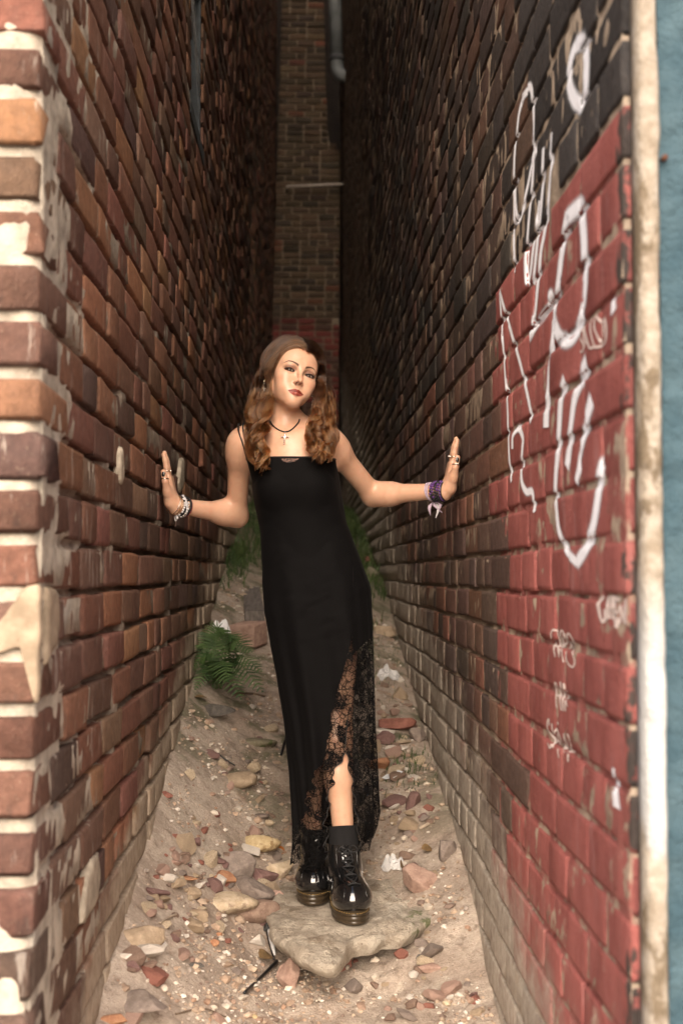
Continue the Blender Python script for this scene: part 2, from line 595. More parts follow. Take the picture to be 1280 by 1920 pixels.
def mortar_mesh(side):
    """The mortar between the bricks: near flush by the mouth, raked out deeper inside."""
    X = XL if side < 0 else XR
    sgn = -side
    ys = [float(YL + .022 if side < 0 else YR + .034)]
    while ys[-1] < YE:
        ys.append(ys[-1] + (.016 if ys[-1] < 4.3 else .03 if ys[-1] < 7 else .12))
    ys = np.array(ys)
    n = int((TOP + .3) / PITCH)
    rows = []
    for k in range(n):
        b = -.3 + k * PITCH
        for t, jt in ((.0, 1), (.11, .55), (.15, 0), (.50, 0), (.85, 0), (.89, .55)):
            rows.append((b + t * PITCH, jt, k, t))
    Z = np.array([r_[0] for r_ in rows]); J = np.array([r_[1] for r_ in rows])
    YY, ZZ = np.meshgrid(ys, Z)
    K = np.array([r_[2] for r_ in rows])
    wv = np.stack([wave(ys, k, side) * .5 + wave(ys, k - 1 if t < .5 else k, side) * .5 for (_, _, k, t) in rows])
    p = np.stack([np.full_like(YY, side * 9.0), YY, ZZ], -1)
    nz = fbm(p, 9.0, 77, 3)
    fine = fbm(p, 40.0, 78, 2)
    if side < 0:
        fill = np.clip((2.50 - YY) / .22 + nz * 1.6, 0, 1)
        fill = np.maximum(fill, np.clip((nz - .28) * 5, 0, 1))
        bed = .028 * (1 - fill) + .002 * fill
        face = .0020 + .0030 * np.clip((YY - 2.3) / .6, 0, 1) + .003 * fine
    else:
        fill = np.clip((4.0 - YY) / 1.5 + nz * 2.2, 0, 1)
        bed = .013 * (1 - fill) + .0040 * fill
        face = .0026 + .0020 * fine
    depth = face + (bed - face) * J[:, None] + .0025 * fine
    XX = X + sgn * (bulge(YY, ZZ, side) - depth)
    ZZ = ZZ + wv
    if side < 0:
        yoff = (corner_y(ZZ, side) - YL) * np.clip(1 - (YY - YL) / .4, 0, 1)
        YY = YY + yoff
    V = np.stack([XX, YY, ZZ], -1)
    h, w = XX.shape
    idx = np.arange(h * w).reshape(h, w)
    q = np.stack([idx[:-1, :-1], idx[:-1, 1:], idx[1:, 1:], idx[1:, :-1]], -1).reshape(-1, 4)
    if side > 0: q = q[:, ::-1]
    if side < 0:
        cy = YY[:-1, :-1].ravel() + .05; cz = ZZ[:-1, :-1].ravel()
        q = q[~((cy > WINDOW[0] + .02) & (cy < WINDOW[1] + .06) & (cz > WINDOW[2] - .02) & (cz < WINDOW[3] - .02))]
    # the return at the corner, going back into the building front
    V = V.reshape(-1, 3)
    base = len(V)
    e = V[idx[:, 0]].copy()
    r1 = e.copy(); r1[:, 0] += -sgn * .9
    V = np.concatenate([V, r1])
    col = idx[:, 0]
    if side < 0:
        # thick uneven mortar bedding on the street front, squeezed out between the bricks
        zs = np.arange(-.2, 4.0, .0105); xs = np.arange(XL - .004, XL - .62, -.0105)
        FX, FZ = np.meshgrid(xs, zs)
        f3 = np.stack([FX, FZ * 0 + 2, FZ], -1)
        FY = corner_y(FZ, -1) + .002 - .010 * fbm(f3, 22, 90, 4) + .012 * np.clip(vnoise(f3, 9, 92) - .3, 0, 1)
        FY = FY + .016 * np.clip(1 - (XL - .004 - FX) / .014, 0, 1)
        V2 = np.stack([FX, FY, FZ], -1).reshape(-1, 3)
        hh, ww = FX.shape
        ii = np.arange(hh * ww).reshape(hh, ww) + len(V)
        q = np.concatenate([q, np.stack([ii[:-1, :-1], ii[1:, :-1], ii[1:, 1:], ii[:-1, 1:]], -1).reshape(-1, 4)])
        V = np.concatenate([V, V2])
    jj = np.arange(h - 1)
    f2 = np.stack([base + jj, col[jj], col[jj + 1], base + jj + 1], -1)
    if side > 0: f2 = f2[:, ::-1]
    return V, np.concatenate([q, f2])

def build_wall(side):
    lab = 'old brown and orange brick wall with crumbling joints and a small dark window' if side < 0 else 'dark brick wall painted red near the corner and sprayed with white graffiti'
    root = empty('brick_wall', (XL if side < 0 else XR, YL if side < 0 else YR, 0), lab, 'wall')
    mo = wall_material('brick_single_' + ('brown' if side < 0 else 'painted'), 'object', side)
    ma = wall_material('brick_mass_' + ('brown' if side < 0 else 'painted'), 'attr', side)
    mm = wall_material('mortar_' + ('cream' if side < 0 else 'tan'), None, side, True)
    sp = wall_specs(side)
    if side < 0:
        # the front of the wall, facing the street: brick ends and whole bricks to the left
        rng = np.random.default_rng(5)
        n = int((TOP + .3) / PITCH)
        for k in range(n):
            z = -.3 + (k + .5) * PITCH
            if z > 4: break
            x = XL - (.13 if k % 2 == 0 else .26) - .012
            while x > XL - 1.3:
                L = .27 if rng.random() < .5 else .15
                H = PITCH - rng.uniform(.016, .028)
                yf = float(corner_y(z, -1)) + rng.normal(-.004, .005)
                c = np.array([x - L / 2, yf + .045, z])
                sp.append((c, L, H, .09, AX[0] @ np.array(small_rot(rng, .01)).T, pick(rng, TINT_L), .5))
                x -= L + .013
    V, q = mortar_mesh(side)
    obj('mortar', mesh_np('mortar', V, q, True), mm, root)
    if side > 0:
        RB_F.append(q[(V[q][:, :, 1].max(1) < 4.5)] + sum(len(a) for a in RB_V)); RB_V.append(V)
    lay_bricks(root, side, sp, mo, ma)
    # body of the wall behind the face, light-tight; its added height cuts skylight
    s = -1 if side < 0 else 1
    X = XL if side < 0 else XR
    lo = min(X + s * .10, X + s * .95); hi = max(X + s * .10, X + s * .95)
    y0 = (YL if side < 0 else YR) + .16
    if side < 0:
        bl = [box((lo, y0, -.4), (hi, WINDOW[0], CORE_TOP)), box((lo, WINDOW[0], -.4), (hi, WINDOW[1], WINDOW[2])), box((lo, WINDOW[0], WINDOW[3]), (hi, WINDOW[1], CORE_TOP)), box((lo, WINDOW[1], -.4), (hi, YE + .3, CORE_TOP)), box((lo, WINDOW[0], WINDOW[2]), (lo + .4, WINDOW[1], WINDOW[3]))]
    else:
        bl = [box((lo, y0, -.4), (hi, YE + .3, CORE_TOP))]
    V, q = merge(bl)
    obj('wall_core', mesh_np('wall_core', V, q, False), mm, root)
    return root

wall_l = build_wall(-1)
wall_r = build_wall(1)

# ------------------------------------------------------------------ window in the left wall
def build_window():
    y0, y1, z0, z1 = WINDOW
    wood = simple('window_wood', (.022, .029, .034), .65, var=.4, scale=25, bump=.3)
    glass = simple('window_pane_dark', (.012, .014, .016), .12, spec=.5, var=.3, scale=8)
    X = XL - .20
    parts = [box((X - .05, y0 + .01, z0 + .01), (X, y0 + .05, z1 - .01)), box((X - .05, y1 - .05, z0 + .01), (X, y1 - .01, z1 - .01)),
             box((X - .05, y0 + .05, z1 - .05), (X, y1 - .05, z1 - .01)), box((X - .05, y0 + .05, z0 + .01), (X, y1 - .05, z0 + .055)),
             box((X - .045, (y0 + y1) / 2 - .012, z0 + .055), (X - .008, (y0 + y1) / 2 + .012, z1 - .05))]
    parts += [box((X + .002, y1 - .034, z0 + .012), (XL - .012, y1 - .008, z1 - .012)), box((X + .002, y0 + .008, z0 + .012), (XL - .012, y0 + .034, z1 - .012)), box((X + .002, y0 + .036, z1 - .034), (XL - .012, y1 - .036, z1 - .010))]
    V, q = merge(parts)
    w = obj('window', mesh_np('window', V, q, False), wood, wall_l)
    V, q = box((X - .035, y0 + .05, z0 + .055), (X - .03, y1 - .05, z1 - .05))
    pn = obj('pane', mesh_np('pane', V, q, False), glass); pn.parent = w; pn.matrix_parent_inverse = w.matrix_parent_inverse.copy(); pn.matrix_parent_inverse = Matrix.Identity(4)
    pn.parent = w
    V, q = box((X - .06, y0 - .01, z0 - .045), (XL + .003, y1 + .01, z0 + .008))
    s = obj('sill', mesh_np('sill', V, q, False), simple('window_stone', (.065, .075, .08), .8, var=.3, scale=30, bump=.4)); s.parent = w
    # torn cobweb threads and a bent nail at the jamb
    pts = []
    rng = random.Random(3)
    th = []
    for i in range(9):
        a = (XL - .01, y0 + .02 + rng.random() * .1, z1 - .05 - rng.random() * .3); b = (XL - .005, y1 - rng.random() * .15, z0 + .03 + rng.random() * .35)
        m_ = [(a[j] * (1 - t) + b[j] * t) - (.03 * math.sin(math.pi * t) if j == 2 else 0) for t in (0,) for j in range(3)]
        th.append(tube([[a[j] * (1 - t) + b[j] * t - (.03 * math.sin(math.pi * t) if j == 2 else 0) for j in range(3)] for t in np.linspace(0, 1, 7)], .0009, 4))
    V, q = merge(th)
    c = obj('cobweb', mesh_np('cobweb', V, q), simple('cobweb_thread', (.3, .3, .3), .8)); c.parent = w
build_window()

# ------------------------------------------------------------------ patches and loose lumps of mortar on the left wall
def blob_patch(name, pts, side, thick, mat, parent, label=None, seed=0):
    """A smear of mortar: polygon (y, z) on the wall face, filled, with a worn edge."""
    X = XL if side < 0 else XR
    sgn = -side
    poly = np.array(pts, float)
    c = poly.mean(0)
    ring = spline(np.concatenate([poly, poly[:1]]), 64)[:-1]
    rng = np.random.default_rng(seed)
    ring = c + (ring - c) * (1 + rng.normal(0, .03, (63, 1)))
    V, Q, T = [], [], []
    levels = [(1.0, -.006), (.93, .6), (.75, 1.0), (.45, 1.0), (.2, 1.0)]
    for s, d in levels:
        r = c + (ring - c) * s
        p3 = np.stack([np.full(len(r), 2.0), r[:, 0], r[:, 1]], -1)
        dep = thick * d * (1 + .35 * fbm(p3, 20, seed, 2)) if d > 0 else np.full(len(r), -.012)
        V.append(np.stack([X + sgn * (bulge(r[:, 0], r[:, 1], side) + dep), r[:, 0], r[:, 1]], -1))
    V = np.concatenate(V + [np.array([[X + sgn * (float(bulge(np.array(c[0]), np.array(c[1]), side)) + thick), c[0], c[1]]])])
    n = 63
    for l in range(len(levels) - 1):
        for k in range(n):
            k2 = (k + 1) % n
            Q.append((l * n + k, l * n + k2, (l + 1) * n + k2, (l + 1) * n + k))
    l = len(levels) - 1
    for k in range(n): T.append((l * n + k, l * n + (k + 1) % n, len(V) - 1))
    Q, T = np.array(Q), np.array(T)
    if side > 0: Q, T = Q[:, ::-1], T[:, ::-1]
    o = obj(name, mesh_np(name, V, [Q, T]), mat, parent)
    if label: o['label'] = label
    return o

def wall_yz(px, py, side):
    X = XL if side < 0 else XR
    d = CM @ Vector(((px - 640) / F, (960 - py) / F, -1))
    s = X / d.x
    return (d.y * s, ZC + d.z * s)

def patches():
    m = NT('patch_mortar')
    p = m.pos()
    c = m.mix(m.ramp(m.noise(p, 20, 5), .3, .7), (.21, .16, .11), (.36, .28, .20))
    m.principled(c, .9, m.bump(m.noise(p, 90, 4), .5, .004), 0, .2)
    L = lambda *q: [wall_yz(a, b, -1) for a, b in q]
    blob_patch('mortar_patch', L((82, 1098), (104, 1105), (112, 1150), (108, 1205), (92, 1225), (84, 1250), (82, 1180)), -1, .008, m.mat, wall_l, 'smooth beige mortar smeared round the wall corner', 1)
    def front(px, py):
        Y = YL
        for _ in range(6):
            q = P(px, py, Y); Y = float(corner_y(q.z, -1)) - .002
        return (q.x, q.z, Y)
    def front_patch(pts, thick, seed, label=None):
        f = np.array([front(a, b) for a, b in pts]); c = f[:, :2].mean(0)
        ring = spline(np.concatenate([f[:, :2], f[:1, :2]]), 97)[:-1]
        ring = c + (ring - c) * (1 + .10 * fbm(np.c_[ring, np.full(96, 7.0)], 40, seed, 3))[:, None]
        V, n = [], 96
        for s_, d in ((1.0, -.012), (.97, .5), (.86, .95), (.6, 1), (.3, 1), (.02, 1)):
            r = c + (ring - c) * s_
            d3 = np.c_[r, np.full(n, 4.0)]
            V.append(np.c_[r[:, 0], corner_y(r[:, 1], -1) - .003 - (thick * d * (1 + .4 * fbm(d3, 22, seed, 3)) if d > 0 else d), r[:, 1]])
        q = np.array([(l * n + k, l * n + (k + 1) % n, (l + 1) * n + (k + 1) % n, (l + 1) * n + k) for l in range(5) for k in range(n)])
        o = obj('mortar_patch', mesh_np('mortar_patch', np.concatenate(V), q), m.mat, wall_l)
        if label: o['label'] = label
    front_patch([(-30, 1180), (0, 1165), (30, 1125), (44, 1098), (74, 1098), (77, 1160), (75, 1240), (72, 1312), (64, 1310), (62, 1245), (40, 1215), (0, 1225), (-30, 1230)], .006, 21, 'beige mortar filling a broken brick on the front corner')
    g = NT('splash_mortar')
    p = g.pos()
    g.principled(g.mix(g.ramp(g.noise(p, 30, 5), .3, .7), (.26, .22, .17), (.42, .36, .28)), .9, g.bump(g.noise(p, 120, 4), .6, .004), 0, .2)
    blob_patch('mortar_splash', L((166, 1610), (180, 1600), (184, 1640), (176, 1690), (160, 1720), (146, 1735), (150, 1680)), -1, .007, g.mat, wall_l, None, 3)
    blob_patch('mortar_splash', L((332, 905), (337, 862), (341, 862), (340, 912), (334, 925)), -1, .010, g.mat, wall_l, None, 4)
    blob_patch('mortar_splash', L((222, 850), (226, 840), (229, 900), (223, 905)), -1, .006, g.mat, wall_l, None, 5)
patches()

# ------------------------------------------------------------------ right corner: plaster edge and the blue stucco front
def build_front():
    root = empty('painted_facade', (XR + .05, YR, 0), 'pale blue stucco front with a worn cream plaster edge beside the red bricks', 'facade')
    m = NT('plaster_edge')
    p = m.pos()
    x, y, z = m.sep(p)
    c = m.mix(m.ramp(m.noise(p, 26, 6, .65), .35, .65), (.24, .195, .145), (.38, .335, .28))
    c = m.mix(m.ramp(m.noise(m.scaled(p, (1, 1, .5)), 18, 5, .7), .50, .60), c, (.15, .115, .078))
    c = m.mix(m.math('MULTIPLY', m.ramp(m.noise(m.scaled(p, (1, 1, .35)), 9, 3), .48, .56), m.ramp(z, 1.15, 1.0)), c, (.44, .44, .43))
    m.principled(c, .85, m.bump(m.noise(p, 60, 6, .7), .9, .010), 0, .25)
    # a strip with a broken, wavy face
    zs = np.arange(-.2, 3.4, .012)
    xs = np.array([.4695, .472, .478, .486, .494, .499, .503]) + .009
    XX, ZZ = np.meshgrid(xs, zs)
    pp = np.stack([XX, np.zeros_like(XX), ZZ], -1)
    edge = np.array([.022, .006, 0, 0, 0, .004, .016])[None, :]
    YY = YR - .016 + edge + .007 * fbm(pp, 34, 5, 4) + .004 * fbm(pp, 9, 6, 2)
    XX = XX + .0035 * fbm(np.stack([np.zeros_like(ZZ), np.ones_like(ZZ), ZZ], -1), 14, 8, 3) * np.linspace(0, 1, 7)[None, :]
    h, w = XX.shape
    V = np.stack([XX, YY, ZZ], -1)
    back = V[:, [-1, 0]].copy(); back[:, :, 1] = YR + .028
    V = np.concatenate([V, back], 1); w += 2
    idx = np.arange(h * w).reshape(h, w)
    nxt = np.roll(idx, -1, 1)
    q = np.stack([idx[:-1], nxt[:-1], nxt[1:], idx[1:]], -1).reshape(-1, 4)
    obj('plaster_edge', mesh_np('plaster_edge', V.reshape(-1, 3), q), m.mat, root)
    b = NT('stucco_blue')
    p = b.pos()
    c = b.mix(b.ramp(b.noise(p, 12, 5, .6), .3, .7), (.036, .074, .097), (.068, .116, .141))
    b.principled(c, .8, b.bump(b.noise(b.scaled(p, (1, 1, 1.2)), 70, 5, .7), 1.0, .012), 0, .3)
    xs = np.concatenate([np.arange(.513, .62, .006), [.7, 1.0, 1.5]])
    zs = np.arange(-.2, 3.6, .008)
    XX, ZZ = np.meshgrid(xs, zs)
    pp = np.stack([XX, np.zeros_like(XX), ZZ], -1)
    YY = YR + .002 + .006 * fbm(pp, 34, 15, 3)
    h, w = XX.shape
    V = np.stack([XX, YY, ZZ], -1).reshape(-1, 3)
    idx = np.arange(h * w).reshape(h, w)
    q = np.stack([idx[:-1, :-1], idx[:-1, 1:], idx[1:, 1:], idx[1:, :-1]], -1).reshape(-1, 4)
    obj('stucco_face', mesh_np('stucco_face', V, q), b.mat, root)
    # the building behind the stucco
    V, q = box((.56, YR + .03, -.2), (1.5, YR + .15, TOP))
    obj('wall_core', mesh_np('wall_core', V, q, False), b.mat, root)
    # a rusty nail stub in the stucco
    n1 = P(1242, 298, YR)
    V, fs = tube([(n1.x, YR + .01, n1.z), (n1.x, YR - .012, n1.z - .001)], [.004, .0045], 8)
    obj('nail', mesh_np('nail', V, fs), simple('rust', (.08, .03, .015), .8), root)
build_front()

# ------------------------------------------------------------------ the pier that closes the far end
def build_pier():
    YP = 16.5
    a = P(519, 300, YP).x; b = P(640, 300, YP).x
    root = empty('brick_pier', ((a + b) / 2, YP, 2.1), 'narrow tall brick pier closing the dark far end of the alley', 'pier')
    mo = wall_material('pier_brick_single', 'object', 0); ma = wall_material('pier_brick_mass', 'attr', 0); mm = wall_material('pier_mortar', None, 0, True)
    rng = np.random.default_rng(91)
    sp = []
    pitch = .0855
    z = 1.6
    k = 0
    def edges(z):
        y = 1077 - (z - ZC) * F / YP
        l = np.interp(y, [0, 640, 900], [526, 508, 502])
        r = np.interp(y, [0, 250, 268, 900], [607, 614, 638, 634])
        return P(l, 960, YP).x, P(r, 960, YP).x
    while z < TOP:
        l, r = edges(z)
        x = l + rng.uniform(-.004, .004)
        st = rng.random() < .75
        if k % 2: x0 = x; 
        first = True
        while x < r - .03:
            L = .212 if (rng.random() < .8 and not (first and k % 2)) else .105
            L = min(L, r - x)
            if r - (x + L) < .06: L = r - x
            c = np.array([x + L / 2, YP + .05 + rng.normal(0, .003), z])
            t = pick(rng, TINT_P)
            if z < 4.5: t = pick(rng, [((.16, .035, .028), 3), ((.10, .05, .035), 2), ((.22, .05, .04), 1)])
            if L > .03: sp.append((c, L - .002, pitch - .016, .1, AX[0] @ np.array(small_rot(rng, .006)).T, t, 1.0))
            x += L + .013
            first = False
        z += pitch
        k += 1
    lay_bricks(root, 0, sp, mo, ma)
    zs = np.arange(1.2, TOP + .1, .2)
    V = []
    for zz in zs:
        l, r = edges(zz)
        V += [(l + .006, YP + .013, zz), (r - .006, YP + .013, zz), (r - .006, YP + .5, zz), (l + .006, YP + .5, zz)]
    q = []
    for i in range(len(zs) - 1):
        for j in range(4):
            j2 = (j + 1) % 4
            q.append((i * 4 + j, i * 4 + j2, i * 4 + 4 + j2, i * 4 + 4 + j))
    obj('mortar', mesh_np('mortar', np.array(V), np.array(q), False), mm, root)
    # added dark wall behind, keeping bright sky out of the gaps at both sides
    bw = empty('added_rear_wall', (0, 18.3, 2), 'added dark wall shutting out the sky behind the far pier', 'wall')
    V, q = box((-1.4, 18.2, 0), (1.4, 18.6, CORE_TOP))
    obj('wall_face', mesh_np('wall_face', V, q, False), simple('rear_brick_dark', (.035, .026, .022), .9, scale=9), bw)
    # thin pale rod fixed across the pier
    p0, p1 = P(538, 350, YP - .1), P(648, 345, YP - .1)
    V, fs = merge([tube([p0, p0.lerp(p1, .5), p1], .016, 8), tube([p0 + Vector((0, -.004, 0)), p0 + Vector((0, .14, 0))], .011, 6)])
    tag(centre(obj('metal_rod', mesh_np('metal_rod', V, fs), simple('rod_paint', (.55, .48, .42), .5))), 'thin pale metal rod fixed sideways across the far brick pier', 'rod')
    # grey drainpipe with its elbow
    pm = simple('pipe_grey', (.20, .215, .22), .55, var=.25, scale=6)
    Yd = 15.6
    root = empty('drainpipe', tuple(P(632, 120, Yd)), 'grey plastic drainpipe ending in an elbow beside the far pier', 'drainpipe')
    top = P(623, -160, Yd); bot = P(631, 108, Yd)
    V, fs = tube([top, top.lerp(bot, .5), bot], .082, 16)
    obj('pipe', mesh_np('pipe', V, fs), pm, root)
    V, fs = tube([bot + Vector((0, 0, .02)), bot + Vector((0, 0, -.05))], .092, 16)
    obj('collar', mesh_np('collar', V, fs), simple('pipe_collar', (.06, .062, .065), .6), root)
    e = [bot + Vector((0, 0, -.04)), bot + Vector((.01, 0, -.14)), bot + Vector((.05, -.02, -.23)), bot + Vector((.13, -.04, -.26))]
    V, fs = tube(spline(e, 14), .082, 16)
    obj('elbow', mesh_np('elbow', V, fs), pm, root)
build_pier()

# ------------------------------------------------------------------ ground
def ground_mat():
    m = NT('alley_dirt')
    p = m.pos()
    x, y, z = m.sep(p)
    n1 = m.noise(p, 4, 5, .6); n2 = m.noise(p, 22, 5, .65); n3 = m.noise(p, 90, 4, .65)
    c = m.mix(m.ramp(n1, .35, .65), (.36, .285, .23), (.52, .435, .36))
    c = m.mix(m.ramp(n2, .55, .72, 0, .85), c, (.60, .52, .43))
    c = m.mix(m.ramp(n2, .47, .30, 0, .7), c, (.19, .14, .105))
    red = m.ramp(m.noise(p, 7, 4, .6), .60, .70, 0, .55)
    c = m.mix(red, c, (.33, .19, .125))
    moss = m.math('MULTIPLY', m.ramp(m.noise(p, 5.5, 5, .65), .48, .62), m.ramp(y, 3.7, 4.8, 0, .8))
    c = m.mix(moss, c, (.085, .095, .045))
    far = m.ramp(y, 6.5, 8.5, 0, .85)
    c = m.mix(far, c, m.mix(m.ramp(n2, .4, .6), (.05, .07, .02), (.13, .11, .07)))
    c = m.mix(m.ramp(n3, .35, .65, .28, 0), c, (.12, .09, .07))
    c = m.mix(m.ramp(m.noise(p, 160, 3), .66, .74, 0, .8), c, (.72, .64, .54))
    m.principled(c, .92, m.bump(m.math('ADD', n3, m.noise(p, 240, 3)), .8, .007), 0, .2)
    return m.mat

def build_ground():
    ys = [1.4]
    while ys[-1] < 18.3: ys.append(ys[-1] + (.014 if 2.6 < ys[-1] < 5.2 else .035 if ys[-1] < 8 else .1))
    ys = np.array(ys)
    xs = np.arange(-.62, .63, .014)
    XX, YY = np.meshgrid(xs, ys)
    ZZ = ground_z(XX, YY)
    h, w = XX.shape
    V = np.stack([XX, YY, ZZ], -1).reshape(-1, 3)
    idx = np.arange(h * w).reshape(h, w)
    q = np.stack([idx[:-1, :-1], idx[:-1, 1:], idx[1:, 1:], idx[1:, :-1]], -1).reshape(-1, 4)
    o = obj('ground', mesh_np('ground', V, q), ground_mat())
    tag(o, 'sandy dirt floor of the alley strewn with rubble', None, None, 'structure')
    # the pavement and street outside, out to the horizon
    m = NT('street_paving')
    p = m.pos()
    m.principled(m.mix(m.ramp(m.noise(p, 3, 5), .3, .7), (.20, .18, .16), (.30, .27, .24)), .9, m.bump(m.noise(p, 50, 4), .4, .004), 0, .2)
    V = np.array([(-150, -150, -.06), (150, -150, -.06), (150, 1.45, -.06), (-150, 1.45, -.06), (-150, 150, -.06), (150, 150, -.06)], float)
    V, q = box((-150, -150, -.5), (150, 1.45, -.055))
    o = obj('pavement', mesh_np('pavement', V, q, False), m.mat)
    tag(o, 'grey paving outside the mouth of the alley', None, None, 'structure')
    V, q = box((-150, 1.45, -.6), (150, 150, -.45))
    o = obj('terrain', mesh_np('terrain', V, q, False), m.mat)
    tag(o, 'bare earth under the buildings', None, None, 'structure')
build_ground()
# ================================================================== the woman
# The body is one implicit surface (blended limbs, torso, head, hands), meshed with surface nets.
class Prim:
    __slots__ = ('fn', 'lo', 'hi', 'k', 'op', 'tagname')
    def __init__(s, fn, lo, hi, k, op, tagname): s.fn, s.lo, s.hi, s.k, s.op, s.tagname = fn, np.array(lo, float), np.array(hi, float), k, op, tagname

PRIMS = []
def A3(v): return np.array(tuple(v), float)

def capsule(a, b, ra, rb, k=.02, op='u', sq=None, tagname=''):
    """Round cone; sq = (unit axis, factor): section squashed along that axis (factor < 1 thinner)."""
    a, b = A3(a), A3(b)
    if sq is not None:
        ax, f = A3(sq[0]), sq[1]
        ax = ax / np.linalg.norm(ax)
    ba = b - a
    L2 = float(ba @ ba) + 1e-12
    def fn(p):
        q = p - a
        t = np.clip((q @ ba) / L2, 0, 1)
        d = q - t[..., None] * ba
        r = ra + (rb - ra) * t
        if sq is not None:
            c = d @ ax
            d = d + (c * (1 / f - 1))[..., None] * ax
            l = np.sqrt((d * d).sum(-1))
            l0 = np.sqrt(np.maximum(l * l - (c / f) ** 2 + c * c, 1e-12))
            return (l - r) * np.clip(l0 / np.maximum(l, 1e-6), f, 1)
        return np.sqrt((d * d).sum(-1)) - r
    m = max(ra, rb) * (1.0 if sq is None else max(1, sq[1])) + .004
    PRIMS.append(Prim(fn, np.minimum(a, b) - m, np.maximum(a, b) + m, k, op, tagname))

def ellipsoid(c, r, rot=None, k=.02, op='u', tagname=''):
    c, r = A3(c), A3(r)
    M = np.eye(3) if rot is None else np.array(rot, float)      # columns: local axes in world
    def fn(p):
        q = (p - c) @ M
        k0 = np.sqrt(((q / r) ** 2).sum(-1))
        k1 = np.sqrt(((q / r ** 2) ** 2).sum(-1))
        return k0 * (k0 - 1) / np.maximum(k1, 1e-9)
    m = np.abs(M) @ r + .004
    PRIMS.append(Prim(fn, c - m, c + m, k, op, tagname))

def smin(a, b, k):
    if k <= 0: return np.minimum(a, b)
    h = np.maximum(k - np.abs(a - b), 0) / k
    return np.minimum(a, b) - h * h * k * .25

FAR = .05
def sdf_points(p, names=None):
    d = np.full(p.shape[:-1], FAR)
    for q in PRIMS:
        if names is not None and q.tagname not in names: continue
        v = q.fn(p)
        d = smin(d, v, q.k) if q.op == 'u' else -smin(-d, v, q.k)
    return d

def sdf_grid(lo, hi, h):
    lo = np.array(lo, float); hi = np.array(hi, float)
    n = np.ceil((hi - lo) / h).astype(int) + 1
    D = np.full(n, FAR, np.float32)
    for q in PRIMS:
        m = q.k + 2 * h
        i0 = np.maximum(np.floor((q.lo - m - lo) / h).astype(int), 0)
        i1 = np.minimum(np.ceil((q.hi + m - lo) / h).astype(int) + 1, n)
        if (i1 <= i0).any(): continue
        ax = [lo[j] + h * np.arange(i0[j], i1[j]) for j in range(3)]
        p = np.stack(np.meshgrid(*ax, indexing='ij'), -1)
        v = q.fn(p).astype(np.float32)
        s = tuple(slice(i0[j], i1[j]) for j in range(3))
        D[s] = smin(D[s], v, q.k) if q.op == 'u' else -smin(-D[s], v, q.k)
    return D, lo, h

def surface_nets(D, lo, h):
    n = np.array(D.shape)
    S = D < 0
    c8 = [(i, j, k) for i in (0, 1) for j in (0, 1) for k in (0, 1)]
    cnt = np.zeros(n - 1, np.uint8)
    for i, j, k in c8:
        cnt += S[i:n[0] - 1 + i, j:n[1] - 1 + j, k:n[2] - 1 + k]
    act = np.argwhere((cnt > 0) & (cnt < 8))
    idx = np.full(n - 1, -1, np.int32)
    idx[act[:, 0], act[:, 1], act[:, 2]] = np.arange(len(act))
    vals = np.stack([D[act[:, 0] + i, act[:, 1] + j, act[:, 2] + k] for i, j, k in c8], 1)
    C = np.array(c8, float)
    acc = np.zeros((len(act), 3)); w = np.zeros(len(act))
    for a in range(8):
        for b in range(a + 1, 8):
            if np.abs(C[a] - C[b]).sum() != 1: continue
            va, vb = vals[:, a], vals[:, b]
            cr = (va < 0) != (vb < 0)
            t = np.where(cr, va / np.where(cr, va - vb, 1), 0)
            acc += np.where(cr[:, None], C[a] + t[:, None] * (C[b] - C[a]), 0)
            w += cr
    V = lo + h * (act + acc / np.maximum(w, 1)[:, None])
    quads = []
    for ax in range(3):
        o = [0, 0, 0]; o[ax] = 1
        A_ = S[:n[0] - o[0], :n[1] - o[1], :n[2] - o[2]]; B_ = S[o[0]:, o[1]:, o[2]:]
        e = np.argwhere(A_ != B_)
        u, v = [(1, 2), (2, 0), (0, 1)][ax]
        ok = (e[:, u] > 0) & (e[:, v] > 0) & (e[:, u] < n[u] - 1) & (e[:, v] < n[v] - 1)
        e = e[ok]
        inside = S[e[:, 0], e[:, 1], e[:, 2]]
        def cell(du, dv):
            q = e.copy(); q[:, u] -= du; q[:, v] -= dv
            return idx[q[:, 0], q[:, 1], q[:, 2]]
        q = np.stack([cell(1, 1), cell(0, 1), cell(0, 0), cell(1, 0)], 1)
        q[~inside] = q[~inside][:, ::-1]
        quads.append(q)
    return V, np.concatenate(quads)

# ------------------------------------------------------------------ joints, read off the photograph at real depths
HEAD_R = (Matrix.Rotation(R(15.5), 3, 'Y') @ Matrix.Rotation(R(17), 3, 'Z') @ Matrix.Rotation(R(-9), 3, 'X'))
HM = np.array(HEAD_R)
EYE_MID = P(562, 698.5, 3.80)
HO = EYE_MID - HEAD_R @ Vector((0, -.083, 0))
def Hd(x, y, z): return HO + HEAD_R @ Vector((x, y, z))
def to_head(p): return (np.asarray(p) - A3(HO)) @ HM

shR, elR, wrR = P(452, 829, 3.90), P(443, 966, 4.05), P(334, 948, 3.91)
shL, elL, wrL = P(617, 829, 3.90), P(700, 928, 4.06), P(827, 921, 3.91)
neck0, neck1 = P(534, 812, 3.905), Hd(0, .022, -.055)
hipR, knR, anR = P(556, 1120, 3.90), P(572, 1395, 3.93), P(588, 1610, 3.98)
hipL, knL, anL = P(630, 1125, 3.90), P(629, 1385, 3.81), P(647, 1600, 3.79)

